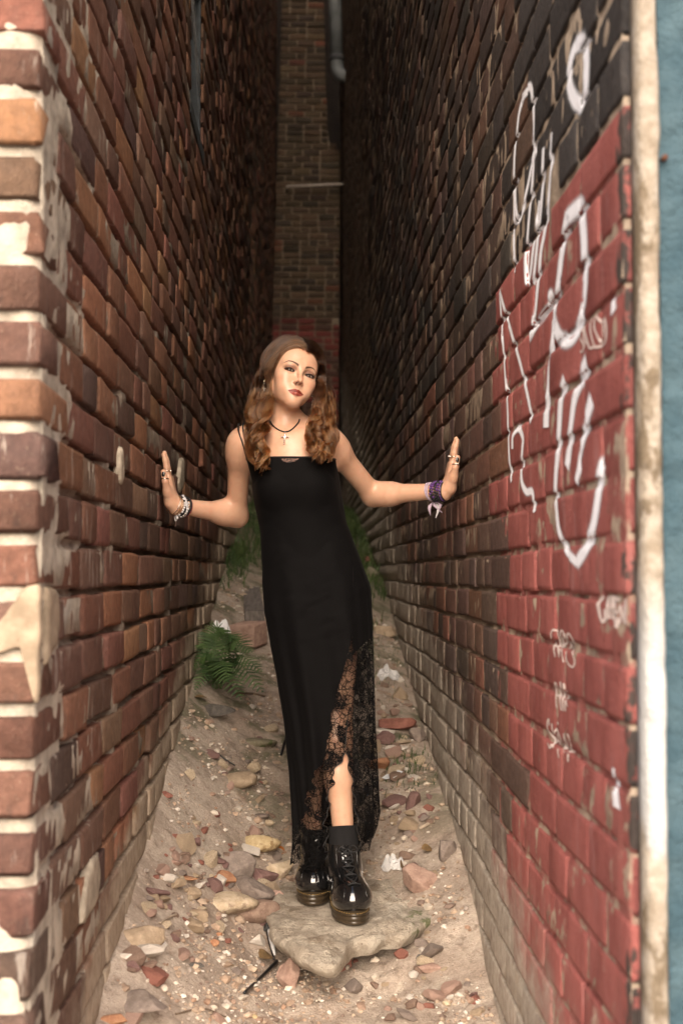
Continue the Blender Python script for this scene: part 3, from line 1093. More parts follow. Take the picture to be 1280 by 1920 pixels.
def build_prims():
    YV = (0, 1, 0)
    # torso
    capsule(P(550, 868, 3.90), P(557, 925, 3.89), .122, .118, .03, sq=(YV, .72), tagname='torso')
    capsule(P(557, 925, 3.89), P(569, 990, 3.89), .114, .110, .05, sq=(YV, .74), tagname='torso')
    capsule(P(569, 990, 3.89), P(592, 1100, 3.89), .112, .150, .05, sq=(YV, .72), tagname='torso')
    for px in (519, 583):
        ellipsoid(P(px, 912, 3.825), (.052, .045, .055), None, .045, tagname='torso')
    # shoulder girdle and collar bones
    capsule(P(474, 824, 3.905), P(598, 824, 3.905), .037, .037, .05, tagname='torso')
    capsule(P(484, 812, 3.872), P(529, 823, 3.845), .009, .008, .03, tagname='chest')
    capsule(P(592, 812, 3.872), P(542, 824, 3.845), .009, .008, .03, tagname='chest')
    capsule(P(474, 818, 3.93), P(530, 788, 3.93), .024, .032, .05, tagname='chest')
    capsule(P(600, 818, 3.93), P(545, 788, 3.93), .024, .032, .05, tagname='chest')
    # neck
    capsule(neck0, neck1, .043, .0415, .03, tagname='neck')
    # arms
    for sh, el, wr in ((shR, elR, wrR), (shL, elL, wrL)):
        capsule(sh, sh.lerp(el, .15), .0355, .037, .05, tagname='arm')
        capsule(sh.lerp(el, .10), el, .0355, .0310, .04, tagname='arm')
        capsule(el, el.lerp(wr, .25), .0305, .0330, .035, tagname='arm')
        d_ = (el - sh).normalized() + (el - wr).normalized()
        ellipsoid(el + d_.normalized() * .020, (.015, .015, .015), None, .03, tagname='arm')
        capsule(el.lerp(wr, .2), wr, .0330, .0225, .03, tagname='arm')
    # legs
    capsule(hipR, knR, .076, .046, .04, tagname='leg'); capsule(hipL, knL, .076, .046, .04, tagname='leg')
    for kn, an in ((knR, anR), (knL, anL)):
        capsule(kn, kn.lerp(an, .35), .044, .038, .03, tagname='leg')
        capsule(kn.lerp(an, .3), an, .038, .0285, .03, tagname='leg')
        ellipsoid(kn.lerp(an, .30) + Vector((0, .018, 0)), (.031, .034, .09), None, .03, tagname='leg')
    # head
    def he(c, r, k=.02, op='u', t='head', rot=None):
        ellipsoid(Hd(*c), r, HM if rot is None else HM @ np.array(rot), k, op, t)
    def hc(a, b, ra, rb, k=.02, op='u', t='head'):
        capsule(Hd(*a), Hd(*b), ra, rb, k, op, tagname=t)
    he((0, .020, .034), (.073, .092, .080), .02)
    he((0, -.026, .030), (.063, .060, .062), .03)
    he((0, -.028, -.030), (.0515, .056, .066), .03)
    for s in (-1, 1):
        hc((s * .046, -.006, -.044), (s * .012, -.070, -.090), .013, .0115, .03)
        he((s * .040, -.059, -.020), (.019, .018, .016), .03)
        he((s * .030, -.064, -.052), (.017, .017, .019), .03)
        hc((s * .012, -.083, .020), (s * .044, -.068, .021), .0075, .006, .018)
        he((s * .031, -.096, .001), (.0175, .014, .0115), .012, 'd')
    he((0, -.079, -.089), (.015, .013, .012), .02)
    # nose
    hc((0, -.084, .014), (0, -.107, -.0285), .0052, .0062, .014)
    he((0, -.1085, -.0325), (.0066, .0076, .0064), .008)
    for s in (-1, 1):
        he((s * .0098, -.0960, -.0355), (.0052, .0080, .0052), .008)
        he((s * .0056, -.1010, -.0410), (.0026, .0040, .0024), .003, 'd')
    # eyelids round the eyeballs
    for s in (-1, 1):
        he((s * .031, -.0745, -.0005), (.0142, .0138, .0138), .006)
        he((s * .0312, -.0900, -.0016), (.0140, .0100, .0033), .0022, 'd')
    # mouth
    he((0, -.080, -.064), (.030, .014, .020), .015)
    for s in (-1, 1):
        hc((s * .004, -.0945, -.0600), (s * .0235, -.0835, -.0645), .0048, .0022, .006)
        hc((s * .0, -.0940, -.0705), (s * .0205, -.0840, -.0665), .0060, .0022, .006)
    # ears
    for s in (-1, 1):
        M = Matrix.Rotation(R(18) * s, 3, 'Z') @ Matrix.Rotation(R(-12), 3, 'X')
        he((s * .0755, .012, -.006), (.0075, .0165, .029), .008, 'u', 'head', M)
        he((s * .0830, .008, -.004), (.0060, .0095, .017), .006, 'd', 'head', M)
    # hands: palm on the wall, fingers up, thumb towards the street
    for side, wr in ((-1, wrR), (1, wrL)):
        X = XL if side < 0 else XR
        n = Vector((-side, 0, 0))                    # away from the wall
        lean = -.05
        def H(f, t, gap, wr=wr, X=X, n=n, side=side):
            return Vector((X, wr.y - t, wr.z + f)) + n * gap
        def seg(a, b, ra, rb, k=.006, sq=None): capsule(H(*a), H(*b), ra, rb, k, 'u', sq, 'hand')
        # carpus and palm
        seg((-.006, .0, .043), (.018, .002, .034), .0225, .0215, .02, sq=((1, 0, 0), .85))
        for t0, t1 in ((.016, .030), (.006, .011), (-.006, -.009), (-.015, -.027)):
            seg((.008, t0, .033), (.082, t1, .0225), .0150, .0125, .014)
        seg((.01, .018, .028), (.042, .040, .022), .0160, .0120, .014)       # ball of the thumb
        # fingers
        for t0, t1, L, r in ((.030, .041, .070, .0088), (.011, .0145, .078, .0090), (-.009, -.0135, .072, .0086), (-.027, -.041, .056, .0076)):
            a, b, c, d = (.082, t0, .0205), (.082 + L * .45, t0 + (t1 - t0) * .5, .0185), (.082 + L * .75, t0 + (t1 - t0) * .8, .0150), (.082 + L, t1, .0105)
            seg(a, b, r * 1.04, r, .004); seg(b, c, r * .98, r * .92, .003); seg(c, d, r * .90, r * .76, .003)
        # thumb leaves the side of the palm near its base
        seg((.036, .038, .022), (.070, .056, .018), .0118, .0108, .008)
        seg((.070, .056, .018), (.098, .061, .0125), .0106, .0082, .003)
build_prims()

def shade_body(V):
    """Skin colour per vertex: lips, brows, lids, cheeks, scalp. Make-up and pigment, plus shade painted into nostrils and mouth line."""
    skin = np.array((.56, .335, .228))
    c = np.tile(skin, (len(V), 1))
    c *= (1 + .05 * fbm(V, 30, 4, 3))[:, None]
    q = to_head(V)
    x, y, z = q[:, 0], q[:, 1], q[:, 2]
    head = (z > -.13) & (np.abs(x) < .11) & (y < .13) & (y > -.14) & (z < .14)
    def blend(mask, col):
        nonlocal c
        m = np.clip(mask, 0, 1)[:, None] * head[:, None]
        c = c * (1 - m) + np.array(col) * m
    sm = lambda e0, e1, v: (lambda t: t * t * (3 - 2 * t))(np.clip((v - e0) / (e1 - e0), 0, 1))
    front = y < -.045
    ax = np.abs(x)
    # cheeks and nose tip
    blend(.30 * np.exp(-(((ax - .045) / .017) ** 2 + ((z + .028) / .014) ** 2)) * front, (.50, .17, .11))
    blend(.20 * np.exp(-((x / .010) ** 2 + ((z + .032) / .010) ** 2)) * front, (.52, .21, .13))
    # eye shadow and liner
    e = ((ax - .0315) / .0205) ** 2 + ((z - .0045) / .0110) ** 2
    blend(.80 * sm(1.35, .35, e) * front, (.14, .060, .040))
    e2 = ((ax - .0318) / .0160) ** 2 + ((z + .0014) / .0060) ** 2
    blend(.92 * sm(1.25, .85, e2) * front, (.030, .016, .013))
    # eyebrows
    t = np.clip((ax - .011) / .042, 0, 1)
    bz = .0165 + .0085 * np.sin(np.clip(t * 1.28, 0, 1.3) * 2.05) - .004 * sm(.7, 1, t)
    bw = .0040 * (1 - .72 * t)
    blend(.90 * sm(1.25, .6, np.abs(z - bz) / bw) * sm(.0085, .013, ax) * sm(.0545, .049, ax) * front, (.030, .014, .008))
    # lips
    u = np.clip(ax / .0240, 0, 1)
    up = -.0650 + .0086 * (1 - u ** 1.8) - .0016 * np.exp(-(x / .0035) ** 2)
    dn = -.0655 - .0112 * (1 - u ** 2.2) ** .8
    lip = sm(.0010, -.0006, z - up) * sm(-.0010, .0006, z - dn) * (ax < .0246) * (y < -.07)
    shade = np.where(z > -.0650, 0.0, 1.0)
    blend(lip, (.20, .038, .027)); blend(lip * shade * .65, (.31, .075, .055))
    blend(.85 * np.exp(-((z + .0650 + .001 * u) / .0011) ** 2) * (ax < .0245) * (y < -.07), (.06, .012, .010))  # painted dark line for the shade between the lips
    # nostrils: shade of the openings painted into the colour
    for s in (-1, 1):
        blend(.9 * np.exp(-(((x - s * .0062) / .0032) ** 2 + ((z + .0385) / .0024) ** 2)) * (y < -.088), (.07, .022, .016))
    # hair line and scalp
    hz = .0860 - 1.9 * np.maximum(0, y + .078) - 6.0 * np.maximum(ax - .045, 0) ** 1.5
    sc = sm(-.003, .004, z - np.maximum(hz, -.08)) * (~((ax > .066) & (z < .024) & (y > -.01) & (y < .035)))
    blend(sc * .95, (.085, .042, .022))
    return np.clip(c, 0, 1)

def skin_material():
    m = NT('skin')
    c = m.attr('tint')
    p = m.pos()
    h = m.noise(p, 420, 3, .6)
    sp_ = m.ramp(m.sep(c)[0], .06, .35, .04, .42)
    mot = m.math('MULTIPLY', m.ramp(m.noise(p, 55, 4, .6), .45, .7, 0, .28), m.ramp(m.sep(c)[0], .35, .5))
    c = m.mix(mot, c, (.50, .235, .15))
    b = m.principled(c, m.ramp(m.noise(p, 60, 3), .3, .7, .31, .44), m.bump(h, .16, .001), 0, sp_)
    b.inputs['Subsurface Weight'].default_value = .22
    b.inputs['Subsurface Radius'].default_value = (1.0, .35, .18)
    b.inputs['Subsurface Scale'].default_value = .008
    return m.mat

person = empty('person', (P(620, 1720, 3.75).x, 3.80, .135), 'woman in a long black dress and shiny boots, a palm on each wall', 'person')

def build_body():
    zcut = float(P(560, 1006, 4.05).z)
    up = sdf_grid((XL - .004, 3.66, zcut - .04), (XR + .004, 4.16, Hd(0, 0, .13).z + .03), .0021)
    V1, F1 = surface_nets(*up)
    # refine the face: one split of its faces, projected back on the surface
    q = to_head(V1)
    low = sdf_grid((P(500, 1200, 3.9).x - .05, 3.68, .16), (P(690, 1200, 3.9).x + .05, 4.1, zcut - .03), .006)
    V2, F2 = surface_nets(*low)
    V = np.concatenate([V1, V2]); Fq = np.concatenate([F1, F2 + len(V1)])
    # drop skin that the dress wholly covers
    fy = V[Fq].mean(1)
    me = mesh_np('person_body', V, Fq, True)
    bm = bmesh.new(); bm.from_mesh(me)
    co = np.array([v.co[:] for v in bm.verts]); qh = to_head(co)
    face = (qh[:, 1] < -.045) & (np.abs(qh[:, 0]) < .062) & (qh[:, 2] > -.085) & (qh[:, 2] < .035)
    ed = [e for e in bm.edges if face[e.verts[0].index] and face[e.verts[1].index]]
    bmesh.ops.subdivide_edges(bm, edges=ed, cuts=1, use_grid_fill=True)
    bm.to_mesh(me); bm.free()
    V = np.empty(len(me.vertices) * 3, np.float32); me.vertices.foreach_get('co', V); V = V.reshape(-1, 3).astype(float)
    # a little smoothing: step back on to the exact surface
    ch = to_head(V)
    m = (ch[:, 1] < -.03) & (ch[:, 1] > -.13) & (np.abs(ch[:, 0]) < .07) & (np.abs(ch[:, 2]) < .11)
    p = V[m]; e = .0008
    for _ in range(2):
        d = sdf_points(p, ('head',))
        g = np.stack([sdf_points(p + e * np.eye(3)[j], ('head',)) - sdf_points(p - e * np.eye(3)[j], ('head',)) for j in range(3)], -1) / (2 * e)
        g /= np.maximum(np.linalg.norm(g, axis=1), .3)[:, None]
        p = p - np.clip(d, -.002, .002)[:, None] * g
    V[m] = p
    me.vertices.foreach_set('co', V.astype(np.float32).ravel())
    set_col(me, 'tint', shade_body(V))
    me.update()
    return obj('body', me, skin_material(), person)
body = build_body()

def head_obj(name, V, F_, mat, parent=None):
    return obj(name, mesh_np(name, V, F_), mat, parent or person)

def build_eyes():
    m = NT('eyeball')
    c = m.attr('tint')
    m.principled(c, .06, None, 0, .5)
    for s in (-1, 1):
        n, mm = 40, 28
        th = np.linspace(0, np.pi, n); ph = np.linspace(0, 2 * np.pi, mm, endpoint=False)
        T_, P_ = np.meshgrid(th, ph, indexing='ij')
        cen = Hd(s * .031, -.0738, -.0005)
        gaze = (Vector((0.0, 0, ZC)) - cen).normalized()
        gaze = (gaze + Vector((.01, 0, .02))).normalized()
        M = np.array(gaze.to_track_quat('Z', 'Y').to_matrix())
        r = .0122 + .0006 * np.exp(-(T_ / .40) ** 2)
        L = np.stack([r * np.sin(T_) * np.cos(P_), r * np.sin(T_) * np.sin(P_), r * np.cos(T_)], -1)
        V = L.reshape(-1, 3) @ M.T + A3(cen)
        idx = np.arange(n * mm).reshape(n, mm); nx = np.roll(idx, -1, 1)
        Fq = np.stack([idx[:-1], idx[1:], nx[1:], nx[:-1]], -1).reshape(-1, 4)
        a = T_.ravel()
        col = np.where((a < .20)[:, None], (.004, .003, .003), np.where((a < .54)[:, None], (.040, .018, .009), (.40, .34, .30)))
        col = np.where(((a > .46) & (a < .57))[:, None], (.015, .009, .007), col)
        me = mesh_np('eye', V, Fq, True, col)
        obj('eye', me, m.mat, person)
        # lashes along both lids
        lash = simple('lash_black' , (.008, .006, .005), .5) if s < 0 else bpy.data.materials['lash_black']
        xs = np.linspace(-.0142, .0148, 15)
        parts = []
        top = [Hd(s * (.0312 + u), -.0868 - .0012 * math.cos(u * 100) + .34 * max(0, abs(u) - .006), -.0014 + .0042 * (1 - (u / .0150) ** 2)) for u in xs]
        parts.append(tube(top, .0010 * (.5 + np.linspace(0, 1, 15) * .7), 6))
        for i in range(2, 15):
            u = xs[i]
            a = top[i]; out = HEAD_R @ Vector((s * (u * .30 + .0008), -.0042, .0024))
            parts.append(tube([a, a + out * .5 + HEAD_R @ Vector((0, -.0008, -.0006)), a + out], [.00045, .00035, .0001], 4))
        V, F_ = merge(parts)
        head_obj('eyelashes', V, F_, lash)
build_eyes()

# ------------------------------------------------------------------ boots
def boot(toe_px, toe_Y, heel_dir, zbase, ankle):
    """A patent leather boot. Local frame: -y to the toe, z up from the stone."""
    global PRIMS
    save = PRIMS
    PRIMS = []
    capsule((0, -.112, .062), (0, -.092, .062), .050, .049, .02, sq=((0, 0, 1), .72))
    ellipsoid((0, -.108, .066), (.047, .052, .037), None, .02)
    capsule((0, -.09, .068), (0, -.012, .105), .046, .045, .03)
    capsule((0, -.06, .055), (0, .045, .060), .045, .036, .03)
    capsule((0, .030, .06), (0, .022, .13), .042, .042, .03)
    capsule((0, .015, .105), (0, .025, .200), .046, .050, .02)
    D = sdf_grid((-.075, -.185, .032), (.075, .10, .192), .003)
    V, Fq = surface_nets(*D)
    surf = lambda p: sdf_points(np.asarray(p, float))
    # seam ridges of the toe cap and the shaft front
    def snap(p, off=.0015):
        ys_ = np.arange(-.19, .06, .0008)
        q = np.stack([np.full_like(ys_, p[0]), ys_, np.full_like(ys_, p[2])], -1)
        i = int(np.argmax(surf(q) < off))
        return q[i]
    laces = []
    lv = [.106 + .0150 * i for i in range(6)]
    for i, z in enumerate(lv):
        yy = -.055 + (z - .105) * .50 if z < .15 else -.033
        l0, r0 = snap((-.018, yy - .05, z)), snap((.018, yy - .05, z))
        mid = snap((0, yy - .06, z + .004), .005)
        laces.append(tube(spline([l0, mid, r0], 9), .0024, 6))
        if i + 1 < len(lv):
            z2 = lv[i + 1]
            a, b = snap((-.018, yy - .05, z), .003), snap((.018, yy - .05, z2), .003)
            laces.append(tube(spline([a, snap((0, yy - .06, (z + z2) / 2), .0055), b], 9), .0022, 6))
            a, b = snap((.018, yy - .05, z), .003), snap((-.018, yy - .05, z2), .003)
            laces.append(tube(spline([a, snap((0, yy - .06, (z + z2) / 2), .007), b], 9), .0022, 6))
    t = snap((0, -.10, lv[-1] + .004), .006)
    for s in (-1, 1):
        laces.append(tube(spline([t, t + (s * .016, -.010, .010), t + (s * .028, -.006, -.004), t + (s * .014, -.008, -.010), t], 14), .0021, 6))
        laces.append(tube(spline([t, t + (s * .010, -.010, -.016), t + (s * .013, -.012, -.040)], 8), .0020, 6))
    seams = []
    for s in (-1, 1):
        seams.append(tube([snap((s * (.024 + .002 * i), -.09 + .012 * i, .112 - .008 * i), .0004) for i in range(6)], .0012, 5))
        seams.append(tube([snap((s * .030, -.075, z), .0004) for z in np.linspace(.115, .188, 7)], .0012, 5))
    PRIMS = save
    # sole: outline, welt, stitches
    def outline(grow, n=56):
        pts = []
        for k in range(n):
            a = 2 * math.pi * k / n
            s_, c_ = math.sin(a), math.cos(a)
            y = -.032 - .128 * c_
            w = np.interp(y, [-.160, -.145, -.11, -.06, 0.0, .05, .096], [.028, .041, .0500, .0475, .039, .039, .025])
            pts.append((np.sign(s_) * w * abs(s_) ** .55 + grow * s_, y - grow * c_))
        return np.array(pts)
    def slab(levels, n=56):
        V_, Q_ = [], []
        for z, g in levels:
            o_ = outline(g, n); V_.append(np.c_[o_, np.full(n, z)])
        V_ = np.concatenate(V_)
        for l in range(len(levels) - 1):
            for k in range(n):
                k2 = (k + 1) % n
                Q_.append((l * n + k, l * n + k2, (l + 1) * n + k2, (l + 1) * n + k))
        m_ = len(V_)
        V_ = np.concatenate([V_, [[0, -.03, levels[0][0]], [0, -.03, levels[-1][0]]]])
        T_ = [(m_, (k + 1) % n, k) for k in range(n)] + [(m_ + 1, (len(levels) - 1) * n + k, (len(levels) - 1) * n + (k + 1) % n) for k in range(n)]
        return V_, [np.array(Q_), np.array(T_)]
    sole = slab([(0, -.001), (.004, .0035), (.009, .004), (.010, .0028), (.0125, .0028), (.0135, .0042), (.022, .0042), (.023, .003), (.026, .003)])
    welt = slab([(.026, .0025), (.0265, .0055), (.0315, .0055), (.0325, .0030), (.040, -.006)])
    st = []
    o_ = outline(.0040, 110)
    for k in range(0, 110, 2):
        a, b = o_[k], o_[(k + 1) % 110]
        st.append(tube([(a[0], a[1], .0330), ((a[0] + b[0]) / 2, (a[1] + b[1]) / 2, .0336), (b[0], b[1], .0330)], .0009, 4))
    return (V, Fq), sole, welt, merge(st), merge(laces), seams

def build_boots():
    patent = NT('patent_leather')
    p = patent.pos()
    b = patent.principled((.006, .006, .0065), .10, patent.bump(patent.noise(p, 16, 3, .5), .10, .006), 0, .6)
    b.inputs['Coat Weight'].default_value = 1.0; b.inputs['Coat Roughness'].default_value = .04
    rub = simple('sole_rubber', (.040, .028, .016), .35, spec=.5)
    thread = simple('welt_thread', (.34, .22, .07), .7)
    lace = simple('lace_cord', (.010, .010, .011), .7, bump=.5, scale=400)
    black = simple('sock_knit', (.0035, .003, .0035), .9, scale=500, bump=.6)
    for side, toe, Yt, yaw, an in ((-1, (585, 1698), 3.79, -5, anR), (1, (667, 1735), 3.60, 9, anL)):
        t = P(toe[0], toe[1], Yt)
        M = Matrix.Translation((t.x, t.y, t.z)) @ Matrix.Rotation(R(yaw), 4, 'Z') @ Matrix.Translation((0, .156, 0))
        MM = np.array(M)
        tr = lambda V: V @ MM[:3, :3].T + MM[:3, 3]
        up, sole, welt, st, lc, sm_ = boot(toe, Yt, 0, 0, an)
        root = empty('boot', tuple(M.translation))
        root.parent = person
        root.matrix_parent_inverse = Matrix.Translation(-person.location)
        def sub(name, VF, mat):
            o = bpy.data.objects.new(name, mesh_np(name, tr(VF[0]), VF[1])); COL.objects.link(o)
            o.data.materials.append(mat); o.parent = root
            o.matrix_parent_inverse = Matrix.Translation(-root.location)
        sub('upper', up, patent.mat); sub('sole', sole, rub); sub('welt', welt, rub); sub('stitching', st, thread); sub('laces', lc, lace); [sub('seam', x_, patent.mat) for x_ in sm_]
        # the sock between boot and shin
        top = M @ Vector((0, .022, .17))
        if side > 0:
            kn = knL
            a = an.lerp(kn, -.05); 
            c1 = an.lerp(kn, .235)
            V, F_ = tube([top, top.lerp(c1, .4), top.lerp(c1, .8), c1, c1 + (kn - an).normalized() * .004], [.047, .0425, .0415, .0425, .040], 24, cap=False)
            obj('sock', mesh_np('sock', V, F_), black, person)
        boots.append(M)
boots = []
build_boots()
# ------------------------------------------------------------------ dress
def hit(px, py, off=.002, names=None, y0=3.5, y1=4.2):
    """First point on the body (plus an offset) along the sight line of a pixel."""
    Ys = np.arange(y0, y1, .0008)
    d = CM @ Vector(((px - 640) / F, (960 - py) / F, -1))
    p = A3((0, 0, ZC)) + np.array(d)[None, :] * (Ys / d.y)[:, None]
    v = sdf_points(p, names)
    i = int(np.argmax(v < off))
    return Vector(p[i]) if v[i] < off else Vector(p[len(p) // 2])

BODY_ONLY = ('torso', 'leg', 'chest')
DR = np.array([  # row, left edge, right edge in the picture, depth of the axis, half depth
    (860, 462, 629, 3.888, .098), (880, 467, 632, 3.885, .104), (905, 473, 634, 3.880, .110), (950, 481, 640, 3.885, .100), (985, 487, 652, 3.888, .092),
    (1030, 490, 669, 3.888, .098), (1100, 492, 694, 3.885, .112), (1150, 496, 697, 3.882, .116), (1250, 515, 700, 3.875, .118), (1350, 532, 700, 3.87, .120),
    (1450, 543, 702, 3.868, .122), (1550, 549, 705, 3.866, .126), (1585, 549, 700, 3.866, .128), (1625, 544, 690, 3.866, .130)], float)

def dress_row(py):
    l, r, cy, ry = [np.interp(py, DR[:, 0], DR[:, i]) for i in (1, 2, 3, 4)]
    a, b = P(l, py, cy), P(r, py, cy)
    return (a.x + b.x) / 2, (b.x - a.x) / 2, cy, ry, a.z

EA = np.array([(1180, 660), (1290, 652), (1350, 648), (1395, 644), (1425, 635), (1450, 623), (1515, 614), (1560, 613), (1625, 612)], float)
EB = np.array([(1180, 660), (1290, 652), (1350, 648), (1395, 645), (1425, 650), (1460, 657), (1540, 666), (1590, 671), (1625, 672)], float)

def build_dress():
    NU, NV = 260, 240
    us = np.linspace(0, 1, NU)
    top, bot = 862.0, 1618.0
    V = np.zeros((NV, NU, 3)); lace = np.zeros((NV, NU)); UV = np.zeros((NV, NU, 2))
    for j in range(NV):
        tv = j / (NV - 1)
        py0 = top + (bot - top) * tv
        cx, rx, cy, ry, z = dress_row(py0)
        xa = P(np.interp(py0, EA[:, 0], EA[:, 1]), py0, cy - ry * .8).x; xb = P(np.interp(py0, EB[:, 0], EB[:, 1]), py0, cy - ry * .8).x
        # scallops of the lace along the slit
        if py0 > 1400:
            xa += .006 * math.sin(py0 * .13) + .003 * math.sin(py0 * .31)
            xb += .004 * math.sin(py0 * .16 + 1)
        fa = math.acos(np.clip((xa - cx) / rx, -1, 1)); fb = math.acos(np.clip((xb - cx) / rx, -1, 1))
        phi = fa + us * (2 * math.pi + fb - fa)
        # super-ellipse section, the front a little flatter
        c_, s_ = np.cos(phi), np.sin(phi)
        x = cx + rx * np.sign(c_) * np.abs(c_) ** .92
        y = cy - ry * np.sign(s_) * np.abs(s_) ** .85
        # hem: lower on the left, rising to the slit and uneven at the right
        low = np.interp(py0, [1300, 1618], [0, 1])
        hem = np.interp(c_, [-1, -.75, -.2, .2, .6, 1], [0, 0, -14, -26, -18, -40]) - 3 * np.abs(np.sin(phi * 14)) - 6 * np.sin(phi * 5 + 1)
        hem = np.where(s_ < -.2, hem * .4 - 18, hem)
        py = py0 + hem * max(low, 0) ** 2
        zz = z - (py - py0) / 618.0
        if j == 0: pass
        # folds
        amp = np.interp(py0, [1000, 1180, 1400, 1620], [0, .0045, .012, .017])
        f = np.sin(7 * phi + .9 * math.sin(py0 * .006)) * .6 + np.sin(13 * phi + 2 + py0 * .004) * .4
        f = f + 1.7 * np.exp(-((phi - 2 * math.pi - .1) / .55) ** 2) * np.sin(15 * phi + py0 * .008)
        # drape wrinkles across the waist
        p3 = np.stack([x * 1.0 + (zz) * .9, y * .3, zz * 1.9 - x * .9], -1)
        wr = .008 * fbm(p3, 11, 61, 3) * np.interp(py0, [862, 900, 1150, 1250], [0, 1, 1, .4])
        k = 1 + (amp * f + wr) / max(rx, .05)
        x = cx + (x - cx) * (1 + (k - 1) * .35); y = cy + (y - cy) * k - np.where(s_ > 0, (amp * f) * .5, 0)
        # keep clear of the body
        pts = np.stack([x, y, zz], -1)
        dirs = np.stack([x - cx, y - cy, np.zeros(NU)], -1)
        rr = np.linalg.norm(dirs, axis=1); dirs /= rr[:, None]
        for _ in range(4):
            d = sdf_points(pts, BODY_ONLY)
            push = np.clip(.0055 - d, 0, .02)
            pts = pts + dirs * push[:, None]
        V[j] = pts
        # which part is lace: by the slit, the right hand panel, a band above the hem
        dA = (x[0] - x) * 618
        la = np.where((us < .35) & (s_ > 0) & (dA < np.interp(py0, [1180, 1260, 1330, 1450, 1560], [0, 16, 30, 36, 44])) & (py0 > 1190), 1.0, 0)
        lb = np.where((phi > 2 * math.pi - 1.45) & (py0 > np.interp(c_, [.2, 1], [1250, 1190])), 1.0, 0)
        lc = np.where((py0 > 1545 + 8 * np.sin(phi * 9)), .85, 0)
        lace[j] = np.maximum(np.maximum(la, lb), lc)
        UV[j, :, 0] = phi * .17; UV[j, :, 1] = py0 / 618
    idx = np.arange(NV * NU).reshape(NV, NU)
    q = np.stack([idx[:-1, :-1], idx[1:, :-1], idx[1:, 1:], idx[:-1, 1:]], -1).reshape(-1, 4)
    me = mesh_np('dress', V.reshape(-1, 3), q)
    set_float(me, 'lace', lace.ravel())
    set_col(me, 'cloth', np.c_[UV.reshape(-1, 2), np.zeros(NV * NU)])
    m = NT('black_dress_cloth')
    uv = m.attr('cloth', 'Vector')
    lc = m.attr('lace', 'Fac')
    b = m.principled((.0032, .0029, .0031), .75, m.bump(m.noise(uv, 900, 2), .25, .001), 0, .06)
    b.inputs['Sheen Weight'].default_value = .01
    # lace: fine net with flowers and scrolls worked over it
    vor = m.n('ShaderNodeTexVoronoi', feature='SMOOTH_F1'); m.put(vor.inputs['Vector'], m.scaled(uv, (1, 1, 1))); vor.inputs['Scale'].default_value = 26
    wob = m.noise(uv, 95, 3, .6)
    fl = m.math('ADD', vor.outputs['Distance'], m.math('MULTIPLY', m.math('SUBTRACT', wob, .5), .75))
    flower = m.ramp(fl, .40, .31)
    hole = m.math('SUBTRACT', 1.0, m.ramp(m.math('ABSOLUTE', m.math('SUBTRACT', fl, .17)), .035, .02, 0, .75))
    v2 = m.n('ShaderNodeTexVoronoi', feature='DISTANCE_TO_EDGE'); m.put(v2.inputs['Vector'], uv); v2.inputs['Scale'].default_value = 48
    scroll = m.ramp(v2.outputs['Distance'], .085, .035)
    v3 = m.n('ShaderNodeTexVoronoi', feature='DISTANCE_TO_EDGE'); m.put(v3.inputs['Vector'], uv); v3.inputs['Scale'].default_value = 330
    net = m.ramp(v3.outputs['Distance'], .13, .06, .05, .9)
    cover = m.math('MAXIMUM', m.math('MAXIMUM', m.math('MULTIPLY', flower, hole), m.math('MULTIPLY', scroll, .9)), net)
    alpha = m.mix(m.ramp(lc, .35, .65), (1, 1, 1), cover)
    m.put(b.inputs['Alpha'], alpha)
    obj('dress', me, m.mat, person)
    cl = simple('black_cord', (.009, .008, .008), .6)
    # corded edge of the lace by the slit, and the neckline
    e = [V[j, 0] + (0, -.001, 0) for j in range(150, NV)]
    V1, F1 = tube(e, .0016, 5)
    e2 = [V[j, -1] + (0, -.001, 0) for j in range(172, NV)]
    V2, F2 = tube(e2, .0013, 5)
    n_ = [V[0, i] for i in range(0, NU, 3)]
    V3, F3 = tube(n_, .0024, 6, close=True)
    for a_, b_ in ((V1, F1), (V2, F2), (V3, F3)): obj('dress_edging', mesh_np('dress_edging', a_, b_), cl, person)
    # shoulder straps, two on each side
    for pts in (((464, 864), (456, 835), (448, 810), (447, 797)), ((466, 862), (461, 833), (456, 808), (456, 795)), ((622, 862), (621, 835), (622, 808), (621, 795)), ((618, 862), (614, 833), (613, 806), (613, 793))):
        f = [hit(a, b, .0022) for a, b in pts]
        t = f[-1]
        bk = [t + Vector((.004, .035, .004)), t + Vector((.012, .075, -.02)), t + Vector((.02, .105, -.08))]
        bk = [Vector(b_) for b_ in bk]
        V1, F1 = tube(spline(f + bk, 26), .0027, 6)
        obj('strap', mesh_np('strap', V1, F1), cl, person)
    # scrap of lace let in below the neckline
    dt = BVHTree.FromPolygons([Vector(v) for v in V.reshape(-1, 3).tolist()], [tuple(int(i) for i in f) for f in q])
    def on_dress(a, b):
        d = (P(a, b, 4) - Vector((0, 0, ZC))).normalized()
        h_, n_2, i_, l_ = dt.ray_cast(Vector((0, 0, ZC)), d)
        return (h_ if h_ is not None else hit(a, b, .01)) - d * .0022
    pts = [on_dress(a, b) for a, b in ((526, 859.8), (544, 859.5), (561, 859.3), (555, 864.5), (541, 868), (531, 865))]
    V1 = np.array([tuple(p) for p in pts]); 
    ln = NT('lace_insert'); pp = ln.pos()
    b2 = ln.principled(ln.mix(ln.ramp(ln.noise(pp, 260, 2), .45, .55), (.015, .011, .010), (.17, .095, .072)), .8)
    obj('lace_insert', mesh_np('lace_insert', V1, np.array([(0, 1, 4, 5), (1, 2, 3, 4)])), ln.mat, person)
build_dress()

